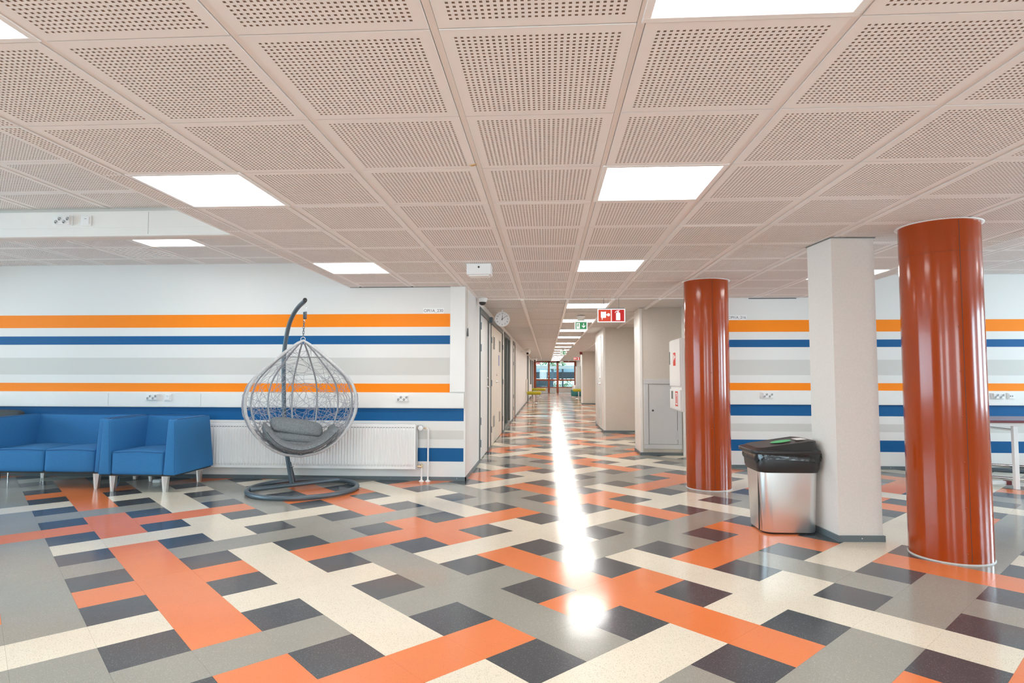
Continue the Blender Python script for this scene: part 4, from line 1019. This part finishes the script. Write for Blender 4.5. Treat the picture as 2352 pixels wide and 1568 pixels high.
# fire equipment sign
def pict_hose(mt, par, m='signwhite'):
    b = B(); b.prism([(-.052, .045), (-.043, .050), (-.035, .045), (0, .045), (.008, .050), (.014, .045), (.014, -.028), (.006, -.034), (-.028, -.032), (-.032, -.06), (-.038, -.06), (-.042, -.034), (-.052, -.026)], .001, mt)
    b.prism([(.014, .014), (.03, .012), (.03, .002), (.014, .0)], .001, mt)
    b.prism([(.046+.02*math.cos(2*PI*k/18), .007+.02*math.sin(2*PI*k/18)) for k in range(18)], .0012, mt)
    b.obj('hose_reel_pictogram', m, par)
def pict_ext(mt, par, m='signwhite'):
    b = B(); b.prism([(-.026, -.062), (.028, -.062), (.028, .026), (.022, .036), (.006, .044), (-.008, .042), (-.021, .034), (-.026, .026)], .001, mt)
    b.prism([(-.008, .042), (.006, .042), (.006, .056), (.022, .062), (.020, .068), (0, .064), (-.02, .062), (-.036, .048), (-.042, .034), (-.034, .036), (-.024, .05), (-.008, .054)], .0012, mt)
    b.obj('extinguisher_pictogram', m, par)
def firesign(x, y, z, s, label):
    t = thing('fire_equipment_sign', label, 'sign', (x, y, z))
    mt = fY(x, y, z) @ Matrix.Scale(s, 4)
    B().bbox(-.178, .178, -.088, .088, -.016, 0, .003, mtx=mt).obj('light_box', 'signwhite', t)
    B().bbox(-.166, -.006, -.076, .076, 0, .001, .0004, mtx=mt).obj('hose_panel', 'signorange', t, 'orange-red panel')
    B().bbox(.006, .166, -.076, .076, 0, .001, .0004, mtx=mt).obj('extinguisher_panel', 'signred', t, 'red panel')
    pict_hose(mt @ Matrix.Translation((-.083, .003, .0012)), t); pict_ext(mt @ Matrix.Translation((.086, .0, .0012)), t)
    B().box(-.1, -.094, .088, .088+(ZC-z-.088*s)/s, -.01, -.006, mtx=mt).box(.094, .1, .088, .088+(ZC-z-.088*s)/s, -.01, -.006, mtx=mt).bbox(-.17, .17, .088, .097, -.018, 0, .002, mtx=mt).obj('hanger', 'doorframe', t)
firesign(.835, 7.95, 1.951, 1.0, 'lit red fire equipment sign with hose reel and extinguisher at the corridor mouth')
firesign(1.48, 30.5, 2.03, .95, 'small red fire equipment sign near the corridor end')
firesign(-.60, 40.5, 2.0, .75, 'tiny red fire sign left of the end glazing')
def exitsign(x, y, z, s, label, arrow=1):
    t = thing('exit_sign', label, 'sign', (x, y, z)); mt = fY(x, y, z) @ Matrix.Scale(s, 4)
    B().lathe([(.075*s, 0), (.075*s, -.012*s), (.05*s, -.04*s), (.03*s, -.05*s)], (x, y, ZC-.002), 20).obj('ceiling_mount', 'white', t)
    zt = (ZC-.05*s-z)/s
    B().box(-.014, .014, .08, max(.085, zt), -.006, .002, mtx=mt).bbox(-.06, .06, .08, .1, -.012, .012, .003, mtx=mt).obj('holder', 'white', t)
    B().bbox(-.108, .108, -.082, .082, -.004, .004, .002, mtx=mt).obj('acrylic_plate', 'signwhite', t)
    B().bbox(-.092, .092, -.066, .052, .004, .005, .0003, mtx=mt).obj('green_panel', 'signgreen', t, 'green panel')
    m2 = mt @ Matrix.Translation((-.048, -.006, .0052))
    b = B().prism([(-.028, -.05), (.028, -.05), (.028, .045), (-.028, .045)], .0004, m2); b.obj('doorway', 'signwhite', t)
    m3 = mt @ Matrix.Translation((-.048, -.006, .0058)); b = B()
    b.prism([(.002+.008*math.cos(2*PI*k/10), .034+.008*math.sin(2*PI*k/10)) for k in range(10)], .0004, m3)
    b.prism([(-.006, .024), (.008, .022), (.004, -.004), (.018, -.022), (.012, -.03), (-.004, -.01), (-.02, -.03), (-.026, -.024), (-.008, -.002)], .0004, m3)
    b.prism([(-.004, .022), (-.022, .012), (-.026, -.002), (-.02, -.002), (-.014, .008), (0, .012)], .0004, m3); b.prism([(.006, .02), (.022, .006), (.018, .0), (.004, .01)], .0004, m3)
    b.obj('running_figure', 'signgreen', t)
    m4 = mt @ Matrix.Translation((.044, -.006, .0052))
    if not arrow: m4 = m4 @ Matrix.Rotation(PI/2, 4, 'Z')
    b = B().prism([(-.006, .04), (.006, .04), (.006, -.014), (.026, .006), (.03, -.006), (0, -.038), (-.03, -.006), (-.026, .006), (-.006, -.014)], .0004, m4); b.obj('arrow', 'signwhite', t)
exitsign(.573, 10.3, 2.02, 1.0, 'green running-man exit sign with a down arrow over the corridor')
exitsign(.60, 22.6, 2.03, 1.0, 'small green exit sign halfway down the corridor', 0)
exitsign(.95, 39.5, 2.02, 1.0, 'tiny green exit sign before the end glazing', 0)
tag(B().bbox(1.36, 1.47, 25.5, 25.6, 2.06, 2.17, .005).obj('alarm_sounder', 'alarmred'), 'small red alarm sounder on the farthest pier', 'alarm')
# grey hatch on the near pier
t = thing('service_hatch', 'grey metal service hatch in the near corridor pier', 'hatch', (1.71, 9.2, .1))
f = B()
for q in ((1.434, 1.985, .094, .16), (1.434, 1.985, 1.05, 1.118), (1.434, 1.50, .16, 1.05), (1.925, 1.985, .16, 1.05)): f.bbox(q[0], q[1], 9.17, 9.2, q[2], q[3], .006)
f.obj('frame', 'hatch', t)
lf = B().bbox(1.506, 1.919, 9.178, 9.195, .165, 1.045, .003).obj('panel', 'hatch', t)
B().lathe([(.014, 0), (.014, -.01), (.006, -.014), (0, -.014)], (1.563, 9.178, .66), 14, axis='y').obj('lock', 'dark', lf)
for z in (.30,): B().bbox(1.90, 1.93, 9.165, 9.178, z-.07, z+.07, .003).obj('hinge', 'hatch', lf)
# fire hose cabinet, doors facing the corridor
t = thing('fire_hose_cabinet', 'white fire hose cabinet with red pictograms left of the far red column', 'cabinet', (1.88, 8.55, .7))
B().bbox(1.775, XR-.0015, 8.2, 8.9, .695, 1.675, .006).obj('body', 'enamel', t)
ud = B().bbox(1.757, 1.775, 8.215, 8.885, 1.03, 1.66, .004).obj('upper_door', 'enamel', t); ld = B().bbox(1.757, 1.775, 8.215, 8.885, .715, .985, .004).obj('lower_door', 'enamel', t)
mt = fNX(1.757, 8.58, 1.43); B().bbox(-.05, .11, -.12, .06, 0, .0008, .0003, mtx=mt).obj('red_sticker', 'redprint', ud)
m_ = mt @ Matrix.Translation((.03, -.025, .001)) @ Matrix.Scale(.9, 4)
pict_hose(m_ @ Matrix.Translation((0, .02, 0)), ud, 'label')
mt = fNX(1.757, 8.42, .86); B().bbox(-.10, .07, -.10, .10, 0, .0008, .0003, mtx=mt).obj('red_sticker', 'redprint', ld); B().bbox(-.075, .045, -.08, .08, .0008, .0012, .0002, mtx=mt).obj('white_field', 'label', ld)
pict_ext(mt @ Matrix.Translation((-.015, 0, .0013)), ld, 'redprint')
mt = fNX(1.757, 8.72, .90); B().bbox(-.05, .05, -.05, .06, 0, .004, .001, mtx=mt).obj('latch', 'doorframe', ld)
mt = fNX(1.757, 8.86, 1.42); B().bbox(-.025, .025, -.09, .09, 0, .004, .001, mtx=mt).obj('latch', 'doorframe', ud)

# ------------------------------------------------------------------ stools and pouf far down the corridor
def stool(x, y, label, L=.62):
    t = thing('stool', label, 'stool', (x, y, 0), 'mustard stools along the far corridor')
    B().soft([(x-L/2, y-.25, .36), (x+L/2, y-.25, .36), (x-L/2, y+.25, .36), (x+L/2, y+.25, .36), (x-L/2, y-.25, .50), (x+L/2, y-.25, .50), (x-L/2, y+.25, .50), (x+L/2, y+.25, .50)], .065).obj('seat', 'lime', t)
    B().cyl((x, y, .02), (x, y, .37), .03, 12).obj('pedestal', 'chrome', t); B().lathe([(.2, 0), (.2, .012), (.03, .025)], (x, y, 0), 24).obj('base', 'chrome', t)
stool(-.56, 26.5, 'mustard stool nearest on the left of the corridor'); stool(-.47, 33.5, 'mustard stool behind the first one on the left of the corridor', .8); stool(1.64, 32.0, 'mustard stool on the right of the corridor beside the far pier', .62)
t = thing('pouf', 'teal round pouf behind the mustard stool on the right', 'pouf', (1.72, 33.8, 0))
B().lathe([(.30, .06), (.34, .10), (.35, .38), (.32, .43), (0, .44)], (1.66, 33.8, 0), 24).obj('cushion', 'teal', t)
for a in (0, 1, 2, 3): B().cyl((1.66+.2*math.cos(a*PI/2+.6), 33.8+.2*math.sin(a*PI/2+.6), 0), (1.66+.2*math.cos(a*PI/2+.6), 33.8+.2*math.sin(a*PI/2+.6), .07), .02, 8).obj('leg', 'chrome', t)
tag(B().bbox(1.93, 1.96, 31.4, 32.4, .55, 1.0, .01).obj('wall_panel', 'amber'), 'amber panel on the wall above the right stool', 'panel')
tag(B().bbox(XL+.005, XL+.035, 26.3, 27.6, .45, 1.02, .01).obj('wall_panel', 'doorcream'), 'pale wooden back panel on the wall behind the left stool', 'panel')
tag(B().bbox(XL+.02, XL+.14, 29.5, 31.3, .18, .74, .01).obj('wall_heater', 'enamel'), 'small white wall heater behind the left stools', 'heater')
tag(B().bbox(1.72, 1.98, 36.2, 37.2, 0, 1.75, .01).obj('wall_cabinet', 'doorleaf'), 'tall white cabinet on the right near the end glazing', 'cabinet')
tag(B().lathe([(.14, 0), (.15, .02), (.15, .62), (.14, .64), (0, .64)], (1.62, 36.0, 0), 20).obj('litter_bin', 'brushed'), 'small round steel bin beside the tall white cabinet', 'bin')
